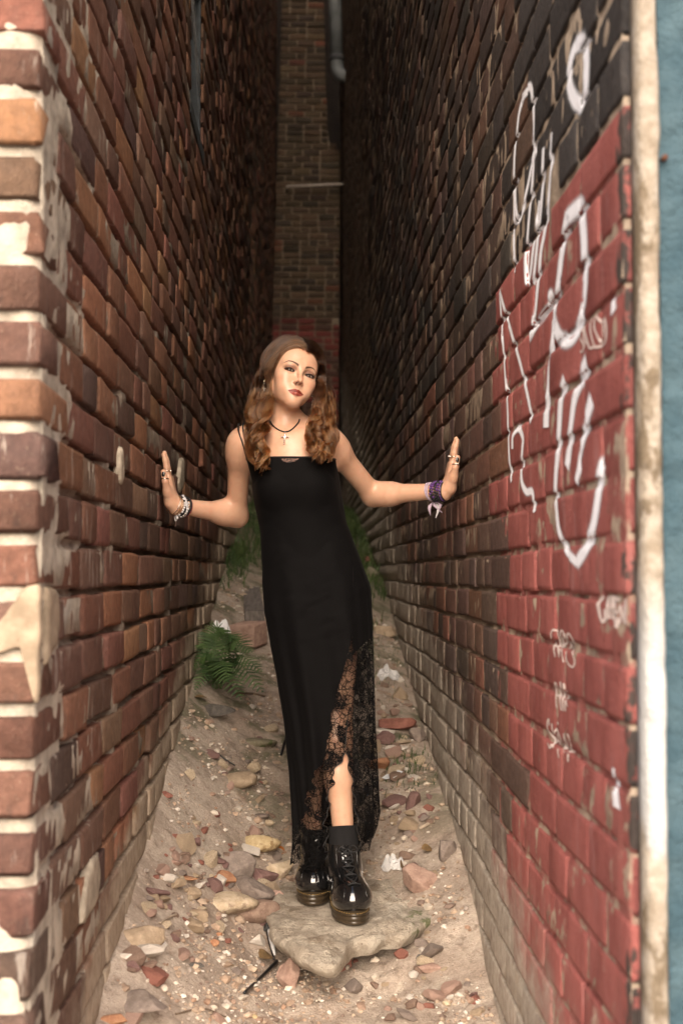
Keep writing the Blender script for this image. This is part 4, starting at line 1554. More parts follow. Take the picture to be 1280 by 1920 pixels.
# ------------------------------------------------------------------ hair
def build_hair():
    rng = np.random.default_rng(21)
    NP_ = 54
    locks = []
    def skull(x0, y0, beta0, beta1, s, n=5, lift0=.010):
        pts = []
        for b_ in np.linspace(beta0, beta1, n):
            yy = y0 + .020 * (b_ / 1.4)
            lift = .001 + lift0 * min(1, .15 + b_ / .5) + (.010 * max(0, y0 + .03) / .1 * max(0, b_ - .7) if s > 0 else 0)
            k = math.sqrt(max(.05, 1 - ((yy - .02) / (.092 + lift)) ** 2))
            pts.append(Hd(s * (.073 + lift) * k * math.sin(b_) + x0, yy, .034 + (.080 + lift) * k * math.cos(b_)))
        return pts
    NL = 34
    for s in (-1, 1):
        for i in range(NL):
            q = (i + rng.uniform(-.3, .3)) / (NL - 1); q = min(max(q, 0), 1)
            y0 = -.0685 + .1375 * q
            pts = skull(.002, y0, .02, 1.42 if q > .15 else 1.34, s, 6, .008 + .006 * rng.random())
            sd = Hd(s * (.078 + .006 * rng.random() + (.014 * q if s > 0 else 0)), -.030 + .085 * q, -.004 if s < 0 else .028)
            o = rng.uniform(0, 1)                       # inner to outer in the lower fall
            o = np.clip(.65 * q + .35 * o, 0, 1)
            J = lambda a: rng.normal(0, a)
            if s < 0:
                low = [P(np.interp(o, [0, 1], [513, 474]) + J(2), 735 + J(2), np.interp(o, [0, 1], [3.83, 3.93])),
                       P(np.interp(o, [0, 1], [505, 464]) + J(3), 775 + J(3), np.interp(o, [0, 1], [3.79, 3.89])),
                       P(np.interp(o, [0, 1], [494, 468]) + J(4), 818 + J(4), np.interp(o, [0, 1], [3.765, 3.83])),
                       P(np.interp(o, [0, 1], [490, 474]) + J(4), 850 + J(5), np.interp(o, [0, 1], [3.75, 3.80])),
                       P(493 + J(6), np.interp(o, [0, 1], [882, 862]) + J(7), 3.745 + abs(J(.01)))]
            else:
                low = [P(np.interp(o, [0, 1], [597, 615]) + J(2), 735 + J(2), np.interp(o, [0, 1], [3.83, 3.93])),
                       P(np.interp(o, [0, 1], [588, 624]) + J(3), 762 + J(3), np.interp(o, [0, 1], [3.80, 3.89])),
                       P(np.interp(o, [0, 1], [574, 627]) + J(4), 800 + J(4), np.interp(o, [0, 1], [3.765, 3.83])),
                       P(np.interp(o, [0, 1], [580, 622]) + J(4), 832 + J(4), np.interp(o, [0, 1], [3.75, 3.79])),
                       P(np.interp(o, [0, 1], [590, 618]) + J(5), 860 + J(6), 3.745 + abs(J(.012)))]
            locks.append((pts + [sd] + low, s, rng.uniform(.012, .019), .0105))
    for i in range(18):                                  # the fall behind the neck
        x = rng.uniform(-.06, .06)
        a = [Hd(x * .6, .055, .085), Hd(x * 1.1, .108, .02), Hd(x * 1.2, .105, -.06)]
        b_ = a[-1]
        a += [b_ + Vector((0, .0, -.05)), b_ + Vector((rng.normal(0, .02), -.01, -.11)), b_ + Vector((rng.normal(0, .02), -.02, -.16))]
        locks.append((a, 0, .010, .013))
    pos, rad, shd = [], [], []
    fam = {}
    for li, (ctrl, s, cr, width) in enumerate(locks):
        path = spline(ctrl, NP_)
        seg = np.r_[0, np.cumsum(np.linalg.norm(np.diff(path, axis=0), axis=1))]
        T_ = np.gradient(path, axis=0); T_ /= np.linalg.norm(T_, axis=1)[:, None]
        ref = np.array([0, -1.0, 0])
        U = np.cross(T_, ref); U /= np.linalg.norm(U, axis=1)[:, None] + 1e-9
        W = np.cross(T_, U)
        t = seg / seg[-1]
        on = .55 if s < 0 else .64
        curl = np.clip((t - on) / .20, 0, 1) ** 1.3 * (1 - .15 * t)
        f_ = (s, li // 3)                        # three neighbouring locks roll up into one ringlet
        if f_ not in fam: fam[f_] = (rng.uniform(1.7, 2.4), rng.uniform(0, 2 * np.pi), 1 if rng.random() < .5 else -1, rng.uniform(.016, .023))
        turns, ph0, sg, cr = fam[f_]
        ph = ph0 + rng.normal(0, .22) + 2 * np.pi * turns * np.clip((t - .46) / .54, 0, 1) * sg
        base = path + (cr * curl)[:, None] * (np.cos(ph)[:, None] * U + np.sin(ph)[:, None] * W)
        shade_l = rng.uniform(0, 1)
        wid = np.interp(t, [0, .12, .4, .65, .9, 1], [.009, .0085, .0085, width * .85, width * .55, .0015])
        nst = 105
        # each lock is a flat ribbon that turns with its curl
        for k in range(nst):
            a, b_ = rng.normal(0, .55), rng.normal(0, .35)
            fr = rng.normal(0, .0006, 3)
            cs, sn = np.cos(ph + 1.2), np.sin(ph + 1.2)
            off = (wid * a)[:, None] * (T_ * (.55 * curl)[:, None] + U * (1 - .5 * curl)[:, None]) + (wid * b_)[:, None] * (-sn[:, None] * U + cs[:, None] * W)
            stray = (rng.random() < .03) * rng.normal(0, .005, 3)
            root_sp = HM[:, 1] * rng.normal(0, .005)
            p = base + off + ((1 - t) ** 3)[:, None] * root_sp[None, :] + (t ** 1.5)[:, None] * (fr * 1.5 + stray)[None, :] + .0006 * np.stack([np.sin(t * 37 + k), np.cos(t * 41 + k * 2), np.sin(t * 29 + k * 3)], 1)
            shd.append(np.clip(shade_l * .6 + rng.normal(.2, .22), 0, 1))
            lf = 1 - .22 * rng.random() ** 1.5
            ti = np.linspace((NP_ - 1) * .035 * rng.random(), (NP_ - 1) * lf, NP_); i0 = np.minimum(ti.astype(int), NP_ - 2); fr_ = (ti - i0)[:, None]
            p = p[i0] * (1 - fr_) + p[i0 + 1] * fr_
            pos.append(p)
            rad.append(np.full(NP_, rng.uniform(.00045, .00075)) * np.interp(t, [0, .85, 1], [1, 1, .35]))
    pos = np.concatenate(pos); rad = np.concatenate(rad)
    # keep strands out of the head and chest
    for _ in range(2):
        d = sdf_points(pos, ('head', 'neck', 'torso', 'chest', 'arm'))
        bad = d < .003
        if not bad.any(): break
        p = pos[bad]; e = .002
        g = np.stack([sdf_points(p + e * np.eye(3)[j], ('head', 'neck', 'torso', 'chest', 'arm')) - sdf_points(p - e * np.eye(3)[j], ('head', 'neck', 'torso', 'chest', 'arm')) for j in range(3)], -1)
        g /= np.linalg.norm(g, axis=1)[:, None] + 1e-9
        pos[bad] = p + g * np.clip(.004 - d[bad], 0, .03)[:, None]
    hc_ = bpy.data.hair_curves.new('hair')
    n = len(pos) // NP_
    hc_.add_curves([NP_] * n)
    hc_.attributes['position'].data.foreach_set('vector', pos.astype(np.float32).ravel())
    ra = hc_.attributes.get('radius') or hc_.attributes.new('radius', 'FLOAT', 'POINT')
    ra.data.foreach_set('value', rad.astype(np.float32))
    sa = hc_.attributes.new('shade', 'FLOAT', 'CURVE')
    sa.data.foreach_set('value', np.array(shd, np.float32))
    m = NT('brown_hair')
    ci = m.n('ShaderNodeHairInfo')
    rp = m.n('ShaderNodeValToRGB'); m.put(rp.inputs[0], ci.outputs['Intercept'])
    el = rp.color_ramp.elements
    el[0].position = 0; el[0].color = (.026, .0095, .004, 1)
    el[1].position = 1; el[1].color = (.125, .044, .012, 1)
    x = el.new(.45); x.color = (.030, .011, .0042, 1)
    x = el.new(.75); x.color = (.080, .028, .0085, 1)
    sh_ = m.attr('shade', 'Fac')
    jit = m.mix(m.ramp(sh_, .45, .05), rp.outputs[0], m.mix(.75, rp.outputs[0], (.012, .005, .0025)))
    jit = m.mix(m.ramp(sh_, .55, .95, 0, .8), jit, m.mix(.55, rp.outputs[0], (.26, .105, .034)))
    h = m.n('ShaderNodeBsdfHairPrincipled', parametrization='COLOR')
    m.put(h.inputs['Color'], jit)
    h.inputs['Roughness'].default_value = .20
    h.inputs['Radial Roughness'].default_value = .35
    h.inputs['IOR'].default_value = 1.45
    m.t.links.new(h.outputs[0], m.out.inputs[0])
    o = bpy.data.objects.new('hair', hc_)
    COL.objects.link(o)
    hc_.materials.append(m.mat)
    o.parent = person
    o.matrix_parent_inverse = Matrix.Translation(-person.location)
build_hair()

# ------------------------------------------------------------------ jewellery
def build_jewellery():
    silver = simple('silver', (.72, .66, .60), .22, metallic=1.0, var=.05)
    black = bpy.data.materials['black_cord']
    nailp = simple('nail_varnish', (.008, .006, .008), .12, spec=.6)
    # cord and cross
    f = [hit(a, b, .0022) for a, b in ((507, 791), (511, 797), (518, 803), (526, 807.5), (534, 809.5), (542, 808), (550, 802.5), (557, 795), (561, 788))]
    bk = [P(560, 776, 3.93), P(548, 770, 3.97), P(524, 772, 3.975), P(508, 780, 3.94)]
    V, F_ = tube(spline(f + bk + f[:1], 60)[:-1], .0022, 6, close=True)
    nk = obj('necklace', mesh_np('necklace', V, F_), black, person)
    c = hit(533.5, 822, .004)
    ex = Vector((1, 0, -.04)).normalized(); ez = (P(532.2, 830, c.y) - P(534, 812, c.y)).normalized() * -1
    def bar(a, b, r): return tube([a, a.lerp(b, .08), a.lerp(b, .92), b], [r * .6, r, r, r * .6], 8)
    cs = [bar(c + ez * .0145, c - ez * .0170, .0022), bar(c + ez * .0045 - ex * .0095, c + ez * .0045 + ex * .0095, .0022)]
    for q in (c - ez * .0170, c + ez * .0045 - ex * .0095, c + ez * .0045 + ex * .0095):
        cs.append(tube([q + ez * .0025, q, q - ez * .0025], [.0012, .0032, .0012], 8))
    t_ = np.linspace(0, 2 * math.pi, 13)[:-1]
    cs.append(tube([c + ez * (.0175 + .0032 * math.sin(a)) + Vector((0, .0032 * math.cos(a), 0)) for a in t_], .0008, 5, close=True))
    V, F_ = merge(cs)
    pd = obj('pendant', mesh_np('pendant', V, F_), silver); pd.parent = nk; pd.matrix_parent_inverse = Matrix.Identity(4)
    # earrings
    for s, drop in ((-1, .010), (1, .014)):
        a = Hd(s * .0790, .002, -.034)
        ps = [tube([a + Vector((0, -.004, .003)), a + Vector((0, -.006, 0)), a + Vector((0, -.005, -.003))], [.001, .0024, .001], 8),
              tube([a + Vector((0, -.005, -.003)), a + Vector((0, -.006, -drop)), a + Vector((0, -.006, -drop - .016))], [.0006, .0006, .0006], 5)]
        for k, (dx, dz) in enumerate(((-.003, -.012), (.003, -.013), (0, -.018))):
            q = a + Vector((dx, -.006, -drop + dz))
            ps.append(tube([q + Vector((0, 0, .002)), q, q - Vector((0, 0, .002))], [.0006, .0018, .0006], 6))
        V, F_ = merge(ps)
        obj('earring', mesh_np('earring', V, F_), silver, person)
    # hands: rings, nails, bracelets
    red = simple('red_bead', (.16, .012, .022), .3); white = simple('pale_ribbon', (.55, .53, .54), .7); pearl = simple('pearl_bead', (.62, .60, .60), .25)
    violet = simple('violet_bead', (.09, .035, .16), .25); jet = simple('jet_bead', (.006, .006, .009), .12, spec=.6); lilac = simple('lilac_bead', (.38, .32, .44), .3); green = simple('green_bead', (.10, .16, .10), .3)
    lav = simple('lavender_ribbon', (.40, .32, .40), .8)
    gold = simple('pale_gold', (.70, .55, .38), .25, metallic=1.0, var=.05)
    rng = random.Random(8)
    for side, wr, el in ((-1, wrR, elR), (1, wrL, elL)):
        X = XL if side < 0 else XR
        n = Vector((-side, 0, 0))
        H = lambda f, t, gap: Vector((X, wr.y - t, wr.z + f)) + n * gap
        def ring(c, axis, r, th, mat, stone=None):
            axis = axis.normalized(); u = axis.cross(Vector((0, 1, .01))).normalized(); v = axis.cross(u)
            t_ = np.linspace(0, 2 * math.pi, 21)[:-1]
            V, F_ = tube([c + u * r * math.cos(a) + v * r * math.sin(a) for a in t_], th, 6, close=True)
            if stone is not None:
                q = c + u * r * math.cos(stone) + v * r * math.sin(stone)
                d = (q - c).normalized()
                V, F_ = merge([(V, F_), tube([q - axis * .0045 + d * .001, q - axis * .002 + d * .002, q + axis * .002 + d * .002, q + axis * .0045 + d * .001], [.001, .0032, .0032, .001], 7)])
            obj('ring', mesh_np('ring', V, F_), mat, person)
        up = Vector((0, 0, 1))
        ring(H(.103, .034, .020), up, .0098, .0013, silver, math.pi if side < 0 else 0.0)
        ring(H(.078, .0575, .0165), up, .0112, .0014, silver, None if side < 0 else math.pi * .6)
        if side > 0: ring(H(.108, -.010, .019), up, .0096, .0012, silver, 0)
        # nails: thumb and fingers
        for (f, t, gap, r) in ((.091, .0700, .0138, .0062), (.146, .0400, .0180, .0046), (.154, .0143, .0184, .0048), (.148, -.0133, .0178, .0045), (.132, -.0400, .0168, .0040)):
            c = H(f, t, gap)
            thumb = r > .0048
            d = Vector((0, -1, 0)) if thumb else n
            u = d.cross(up)
            V_, T_ = [], []
            pts = []
            for a in np.linspace(0, 2 * math.pi, 13)[:-1]:
                pts.append(c + up * (r * 1.25 * math.sin(a)) + u * (r * .82 * math.cos(a)) - d * .0012 * abs(math.cos(a)))
            V_ = np.array([tuple(p) for p in pts] + [tuple(c + d * .0011)])
            T_ = np.array([(k, (k + 1) % 12, 12) for k in range(12)])
            obj('fingernail', mesh_np('fingernail', V_, T_), nailp, person)
        # bracelets lie round the forearm axis by the wrist
        ax = (wr - el).normalized()
        u = ax.cross(Vector((0, 0, 1))).normalized(); v = u.cross(ax)
        def band(s, r, th, mat, name='bracelet', tilt=0.0, wob=0.0, flat=1.0, ph=0.0):
            c = wr + ax * s
            pts = []
            for a in np.linspace(0, 2 * math.pi, 33)[:-1]:
                rr = r + wob * math.sin(5 * a + ph)
                pts.append(c + u * rr * math.cos(a) + v * rr * math.sin(a) + ax * (tilt * math.cos(a + ph)))
            V, F_ = tube(pts, th, 7, close=True)
            return obj(name, mesh_np(name, V, F_), mat, person)
        def beads(s, r, br, mats, nb, tilt=0.0, ph=0.0):
            by = {}
            for k in range(nb):
                a = 2 * math.pi * k / nb + ph
                c = wr + ax * (s + tilt * math.cos(a)) + u * r * math.cos(a) + v * r * math.sin(a)
                m_ = mats[rng.randrange(len(mats))]
                z_ = v * math.cos(a) - u * math.sin(a)
                by.setdefault(m_.name, []).append(tube([c - z_ * br, c - z_ * br * .7, c, c + z_ * br * .7, c + z_ * br], [br * .15, br * .75, br, br * .75, br * .15], 8))
            first = None
            small = [k_ for k_ in by if len(by[k_]) < 6]
            big = max(by, key=lambda k_: len(by[k_]))
            for k_ in small:
                if k_ != big: by[big] += by.pop(k_)
            for nm_, l in by.items():
                V, F_ = merge(l)
                o = obj('bracelet' if first is None else 'beads', mesh_np('bracelet', V, F_), bpy.data.materials[nm_], person if first is None else None)
                if first is None: first = o
                else: o.parent = first; o.matrix_parent_inverse = Matrix.Identity(4); o['kind'] = 'stuff'
        if side < 0:
            band(.012, .0300, .0009, gold, tilt=.010, ph=.4); band(.008, .0310, .0011, silver, tilt=.012, wob=.001, ph=2.2); band(.004, .0290, .0010, gold, tilt=-.006)
            beads(.000, .0300, .0033, [jet, pearl], 26, .004)
            band(-.008, .0275, .0048, black, tilt=.003); band(-.016, .0285, .0050, white, tilt=-.008, ph=1.0); band(-.022, .0285, .0036, black, tilt=.007, ph=.3)
            beads(-.029, .0285, .0028, [red], 34, .003)
            beads(-.011, .0325, .0036, [pearl, silver, jet], 22, .006, .3)
            # beads and a charm hanging from the wrist
            ps = []
            for k in range(5):
                c = wr + ax * (-.004 + .002 * k) + v * (-.034 - .005 * (k % 3)) + u * (.016 - .006 * k)
                if c.dot(c) : ps.append(tube([c + Vector((0, 0, .0045)), c + Vector((0, 0, .003)), c, c - Vector((0, 0, .003)), c - Vector((0, 0, .0045))], [.0008, .0035, .0045, .0035, .0008], 8))
            V, F_ = merge(ps)
            obj('charm', mesh_np('charm', V, F_), pearl, person)
        else:
            for k in range(5):
                beads(.008 - .0085 * k, .0285 + .001 * (k % 2), .0042, [jet, violet, lilac, violet, jet, green] if k < 4 else [lilac, violet, jet], 20, .002, k * .4)
            band(.012, .0275, .0030, jet)
            for k in range(3):
                band(-.032 - .004 * k, .0275, .0026, lav, tilt=.005 * (k - 1), ph=k)
            # the ribbon's loose tails
            a0 = wr + ax * -.033 - v * .026 - u * .012
            for k, (dx, dz) in enumerate(((-.012, -.047), (.004, -.055), (.024, -.040), (.014, -.030))):
                b_ = a0 + Vector((dx, -.006 * k, dz)); mdl = a0.lerp(b_, .45) + Vector((.010 * (1 if k % 2 else -1), -.008, 0))
                sp = spline([a0, mdl, b_], 12)
                w_ = np.interp(np.linspace(0, 1, 12), [0, .5, 1], [.0022, .0052, .0010])
                Vr = np.concatenate([np.stack([sp[:, 0] - w_, sp[:, 1] + .002, sp[:, 2]], 1), np.stack([sp[:, 0], sp[:, 1] - .002, sp[:, 2] + .001], 1), np.stack([sp[:, 0] + w_, sp[:, 1] + .001, sp[:, 2]], 1)])
                q = np.array([(c_ * 12 + i, c_ * 12 + i + 1, (c_ + 1) * 12 + i + 1, (c_ + 1) * 12 + i) for c_ in (0, 1) for i in range(11)])
                obj('ribbon_tail', mesh_np('ribbon_tail', Vr, q), lav if k != 1 else white, person)
build_jewellery()
# ================================================================== rubble, litter and plants
def stone_mat(name, a, b, patch=None, bump=.6):
    m = NT(name)
    p = m.n('ShaderNodeTexCoord').outputs['Object']
    oi = m.n('ShaderNodeObjectInfo').outputs['Random']
    c = m.mix(m.ramp(m.noise(p, 38, 5, .65), .32, .68), a, b)
    if patch: c = m.mix(m.ramp(m.noise(p, 20, 4, .6), .52, .62), c, patch)
    c = m.mix(m.ramp(m.noise(p, 170, 3, .6), .6, .72, 0, .5), c, tuple(min(.8, x * 1.7) for x in b))
    c = m.mix(m.ramp(m.noise(p, 90, 4, .7), .36, .28, 0, .6), c, tuple(x * .35 for x in a))
    m.principled(c, .88, m.bump(m.math('ADD', m.noise(p, 60, 5, .65), m.math('MULTIPLY', m.noise(p, 260, 3), .4)), bump, .006), 0, .25)
    return m.mat

SM = {
    'grey': stone_mat('stone_grey', (.17, .135, .115), (.27, .22, .19)),
    'brown': stone_mat('stone_brown', (.17, .11, .085), (.27, .19, .145)),
    'pink': stone_mat('stone_pink', (.26, .165, .13), (.38, .26, .21)),
    'cream': stone_mat('stone_cream', (.40, .31, .21), (.56, .46, .34), (.28, .21, .15)),
    'tan': stone_mat('stone_tan', (.27, .20, .135), (.40, .31, .22)),
    'brick': stone_mat('stone_brick_red', (.19, .075, .055), (.29, .13, .10)),
    'orange': stone_mat('stone_orange', (.30, .14, .08), (.42, .23, .13)),
    'white': stone_mat('stone_white', (.50, .44, .38), (.68, .62, .55)),
    'mauve': stone_mat('stone_mauve', (.15, .085, .078), (.23, .14, .125)),
    'dark': stone_mat('stone_dark', (.075, .068, .062), (.13, .115, .10)),
    'mossy': stone_mat('stone_mossy', (.15, .135, .09), (.24, .21, .15), (.10, .115, .05)),
    'yellow': stone_mat('stone_yellow', (.38, .28, .15), (.52, .42, .26), (.24, .16, .08)),
}

def rock_shape(seed, cuts, round_=.0, sub=3):
    bm = bmesh.new()
    bmesh.ops.create_icosphere(bm, subdivisions=sub, radius=1)
    V = np.array([v.co[:] for v in bm.verts]); Fq = np.array([[v.index for v in f.verts] for f in bm.faces])
    bm.free()
    rng = np.random.default_rng(seed)
    for i in range(cuts):
        n = rng.normal(0, 1, 3); n /= np.linalg.norm(n)
        d = rng.uniform(.42, .74)
        e = np.maximum(V @ n - d, 0)
        V = V - e[:, None] * n * (1 - round_)
    V = V * (1 + .10 * fbm(V + seed, 1.3, seed, 3)[:, None] + .035 * fbm(V + seed, 5, seed + 1, 2)[:, None])
    m = np.abs(V).max(0)
    return V / m, Fq

def rock(px, py, w, h, kind, label, seed, name='rock', cuts=9, tall=None, yaw=None, sink=.25, group=None, tilt=0, flat=.70, round_=.04):
    g = G(px, py + h * .35)
    s = F / g.y
    L = w / s
    # the sight line looks down at roughly 15-25 degrees: what is seen is mostly the side, partly the top
    Hh = tall if tall is not None else h / s * flat
    D = max(L * .62, h / s * .75)
    rng = np.random.default_rng(seed)
    big = 1.5 if (400 < px < 535 and 1575 < py < 1735) else 1.25
    w, h = w * big, h * big * .95
    L = w / s
    Hh = tall if tall is not None else h / s * flat
    D = L * .8 if tall is not None else max(L * .62, h / s * .75)
    V, Fq = rock_shape(seed, cuts + 2, round_, 4 if w > 24 else 3)
    V = V * (L / 2, D / 2, Hh / 2)
    yw = R(rng.uniform(-18, 18) if yaw is None else yaw)
    M = np.array((Matrix.Rotation(R(tilt), 3, 'Y') @ Matrix.Rotation(yw, 3, 'Z')))
    V = V @ M.T
    V = V - (0, 0, V[:, 2].min())
    me = mesh_np(name, V, Fq, True)
    me.materials.append(SM[kind])
    o = bpy.data.objects.new(name, me); COL.objects.link(o)
    c = P(px, py + h * .15, g.y)
    o.location = (c.x, g.y + D * .25, float(ground_z(c.x, g.y + D * .25)) - Hh * sink)
    o['label'] = label; o['category'] = 'rock' if 'brick' not in name else 'brick'
    if group: o['group'] = group
    return o

RUB = 'broken stones and bricks lying on the alley floor'
def build_rocks():
    rows = [
        (446, 1628, 58, 60, 'grey', 'large angular grey stone at the top of the pile left of the boots', 'rock', dict(cuts=7, flat=.75)),
        (487, 1643, 52, 36, 'mauve', 'brown stone wedged just right of the large angular grey stone', 'rock', dict(cuts=10)),
        (467, 1675, 64, 50, 'grey', 'flat grey-brown stone in the middle of the pile left of the boots', 'rock', dict(cuts=8)),
        (506, 1687, 36, 38, 'pink', 'small pinkish stone touching the left edge of the big slab', 'rock', dict(cuts=8, flat=.75)),
        (429, 1708, 76, 40, 'cream', 'long pale cream stone at the left end of the pile', 'rock', dict(cuts=5, round_=.5, yaw=22)),
        (477, 1718, 68, 48, 'brown', 'rounded reddish-brown stone at the front of the pile', 'rock', dict(cuts=3, round_=.6)),
        (528, 1635, 40, 36, 'cream', 'pale pitted stone beside the dress hem at the left boot', 'rock', dict(cuts=6)),
        (484, 1588, 58, 32, 'yellow', 'yellowish pale stone behind the large angular grey stone', 'rock', dict(cuts=6, round_=.4)),
        (268, 1752, 92, 78, 'tan', 'big tan stone lying against the foot of the brown brick wall', 'rock', dict(cuts=8, flat=.6, sink=.35)),
        (286, 1677, 52, 28, 'mauve', 'dull purple brick fragment by the foot of the brown wall', 'brick_fragment', dict(cuts=9)),
        (361, 1674, 28, 32, 'tan', 'small upright tan stone in the gravel left of the pile', 'rock', dict(cuts=8, flat=.8)),
        (540, 1828, 36, 70, 'pink', 'long pinkish stone with a white tip propped on the slab front', 'rock', dict(cuts=8, tall=.115, yaw=4)),
        (368, 1714, 38, 30, 'tan', 'half-buried tan stone left of the long cream stone', 'rock', dict(cuts=6, sink=.4)),
        (402, 1769, 16, 18, 'orange', 'larger of two small orange brick crumbs on the bare dirt', 'brick_fragment', dict(cuts=4, round_=.5)),
        (409, 1752, 13, 10, 'orange', 'smaller of two orange brick crumbs just behind the other', 'brick_fragment', dict(cuts=5)),
        (366, 1813, 26, 18, 'dark', 'dark flat stone alone on the dirt in front of the gravel', 'rock', dict(cuts=8)),
        (250, 1814, 30, 28, 'mauve', 'purple-red brick chunk below the big tan stone', 'brick_fragment', dict(cuts=9)),
        (277, 1815, 28, 30, 'brown', 'square brown brick chunk right of the purple-red one', 'brick_fragment', dict(cuts=9)),
        (235, 1794, 21, 14, 'white', 'pinkish white chip by the wall below the big tan stone', 'rock', dict(cuts=8)),
        (250, 1888, 100, 52, 'grey', 'wide grey and tan block in the bottom left corner', 'rock', dict(cuts=9, sink=.4)),
        (214, 1912, 44, 24, 'orange', 'bright orange brick lump at the very bottom left', 'brick_fragment', dict(cuts=8)),
        (467, 1848, 26, 15, 'white', 'flat white chip beside the black stick', 'rock', dict(cuts=5, round_=.4, flat=.35)),
        (477, 1908, 15, 14, 'yellow', 'small yellowish pebble at the bottom edge below the black stick', 'rock', dict(cuts=2, round_=.6)),
        (786, 1651, 58, 70, 'pink', 'upright angular grey-pink stone at the right end of the slab', 'rock', dict(cuts=8, flat=.95, tall=.10)),
        (838, 1594, 36, 50, 'grey', 'flat grey stone leaning at the foot of the painted wall', 'rock', dict(cuts=6, flat=.9, yaw=25)),
        (629, 1806, 50, 40, 'brick', 'reddish brick corner sticking out under the slab front', 'brick_fragment', dict(cuts=9, flat=.8)),
        (806, 1815, 42, 24, 'pink', 'pale pink flat stone on the sandy bank right of the slab', 'rock', dict(cuts=8)),
        (792, 1804, 22, 18, 'dark', 'dark grey chip just behind the pale pink flat stone', 'rock', dict(cuts=7)),
        (817, 1869, 13, 20, 'white', 'upright white pebble on the sandy bank in front', 'rock', dict(cuts=4, flat=.9)),
        (838, 1884, 16, 13, 'cream', 'cream pebble right of the upright white pebble', 'rock', dict(cuts=4)),
        (832, 1742, 15, 15, 'white', 'small pale stone beside the right tip of the slab', 'rock', dict(cuts=8)),
        (738, 1356, 66, 32, 'brick', 'long reddish stone behind the lace panel by the right wall', 'rock', dict(cuts=6, flat=.75)),
        (718, 1385, 38, 34, 'mauve', 'grey-purple stone in front of the long reddish stone', 'rock', dict(cuts=8, flat=.75)),
        (781, 1376, 30, 34, 'grey', 'square grey stone touching the foot of the painted wall', 'rock', dict(cuts=9, flat=.8)),
        (753, 1392, 32, 14, 'cream', 'slim tan stone in front of the square grey stone', 'rock', dict(cuts=5)),
        (741, 1406, 40, 15, 'white', 'pale chips with moss in front of the slim tan stone', 'rock', dict(cuts=8)),
        (715, 1431, 40, 48, 'orange', 'flat orange-brown stone partly behind the lace panel', 'rock', dict(cuts=5, flat=.5)),
        (765, 1566, 16, 18, 'grey', 'small round grey stone on the dirt right of the lace hem', 'rock', dict(cuts=3, round_=.5)),
        (722, 1180, 38, 32, 'tan', 'tan stone far back between the dress and the painted wall', 'rock', dict(cuts=6)),
        (696, 1074, 26, 32, 'mossy', 'pale mossy round stone beside the hip of the dress', 'rock', dict(cuts=3, round_=.5, flat=.8)),
        (687, 1048, 16, 16, 'brick', 'small reddish stone farthest back by the dress', 'rock', dict(cuts=4)),
        (448, 1464, 66, 38, 'tan', 'flat brown and tan stone alone on the dirt left of the dress', 'rock', dict(cuts=6, round_=.3)),
        (486, 1389, 56, 32, 'mossy', 'low mossy stone sunk in the dirt close to the dress', 'rock', dict(cuts=4, sink=.45, round_=.4)),
        (503, 1546, 18, 16, 'cream', 'small cream stone by the dress above the pile', 'rock', dict(cuts=6)),
        (487, 1532, 34, 13, 'grey', 'low grey stone behind the small cream stone', 'rock', dict(cuts=6)),
        (398, 1330, 70, 34, 'dark', 'dark stone under the front of the fern', 'rock', dict(cuts=6, sink=.4)),
        (222 + 90, 1490, 20, 16, 'brick', 'small red stone at the foot of the brown wall', 'rock', dict(cuts=6)),
        (330, 1620, 24, 16, 'pink', 'pink chip in the gravel by the brown wall', 'rock', dict(cuts=8)),
        (345, 1645, 44, 22, 'orange', 'crumbling orange patch of brick in the gravel', 'brick_fragment', dict(cuts=8, flat=.35, sink=.4)),
        (408, 1640, 44, 50, 'orange', 'orange brick rubble leaning left of the large grey stone', 'brick_fragment', dict(cuts=9, flat=.45, sink=.4)),
    ]
    for i, (px, py, w, h, kind, label, name, kw) in enumerate(rows):
        rock(px, py, w, h, kind, label, 500 + i, name, group=RUB, **kw)
    # a squared tan brick in the shade under the beam
    g = G(465, 1212)
    V, Fq = VAR_S[3]
    W_ = V @ np.array([(0, 0, 1), (1, 0, 0), (0, 1, 0)], float) if False else V
    V = W_ * (.125, .105, .13)
    M = np.array(Matrix.Rotation(R(-24), 3, 'Z') @ Matrix.Rotation(R(6), 3, 'X') @ Matrix.Rotation(R(90), 3, 'X'))
    V = V @ M.T
    V = V - (0, 0, V[:, 2].min())
    o = obj('brick_block', mesh_np('brick_block', V, Fq, True), SM['pink'], None, (g.x, g.y + .05, g.z - .01))
    tag(o, 'squared tan brick lying under the end of the grey beam', 'brick', RUB)
build_rocks()

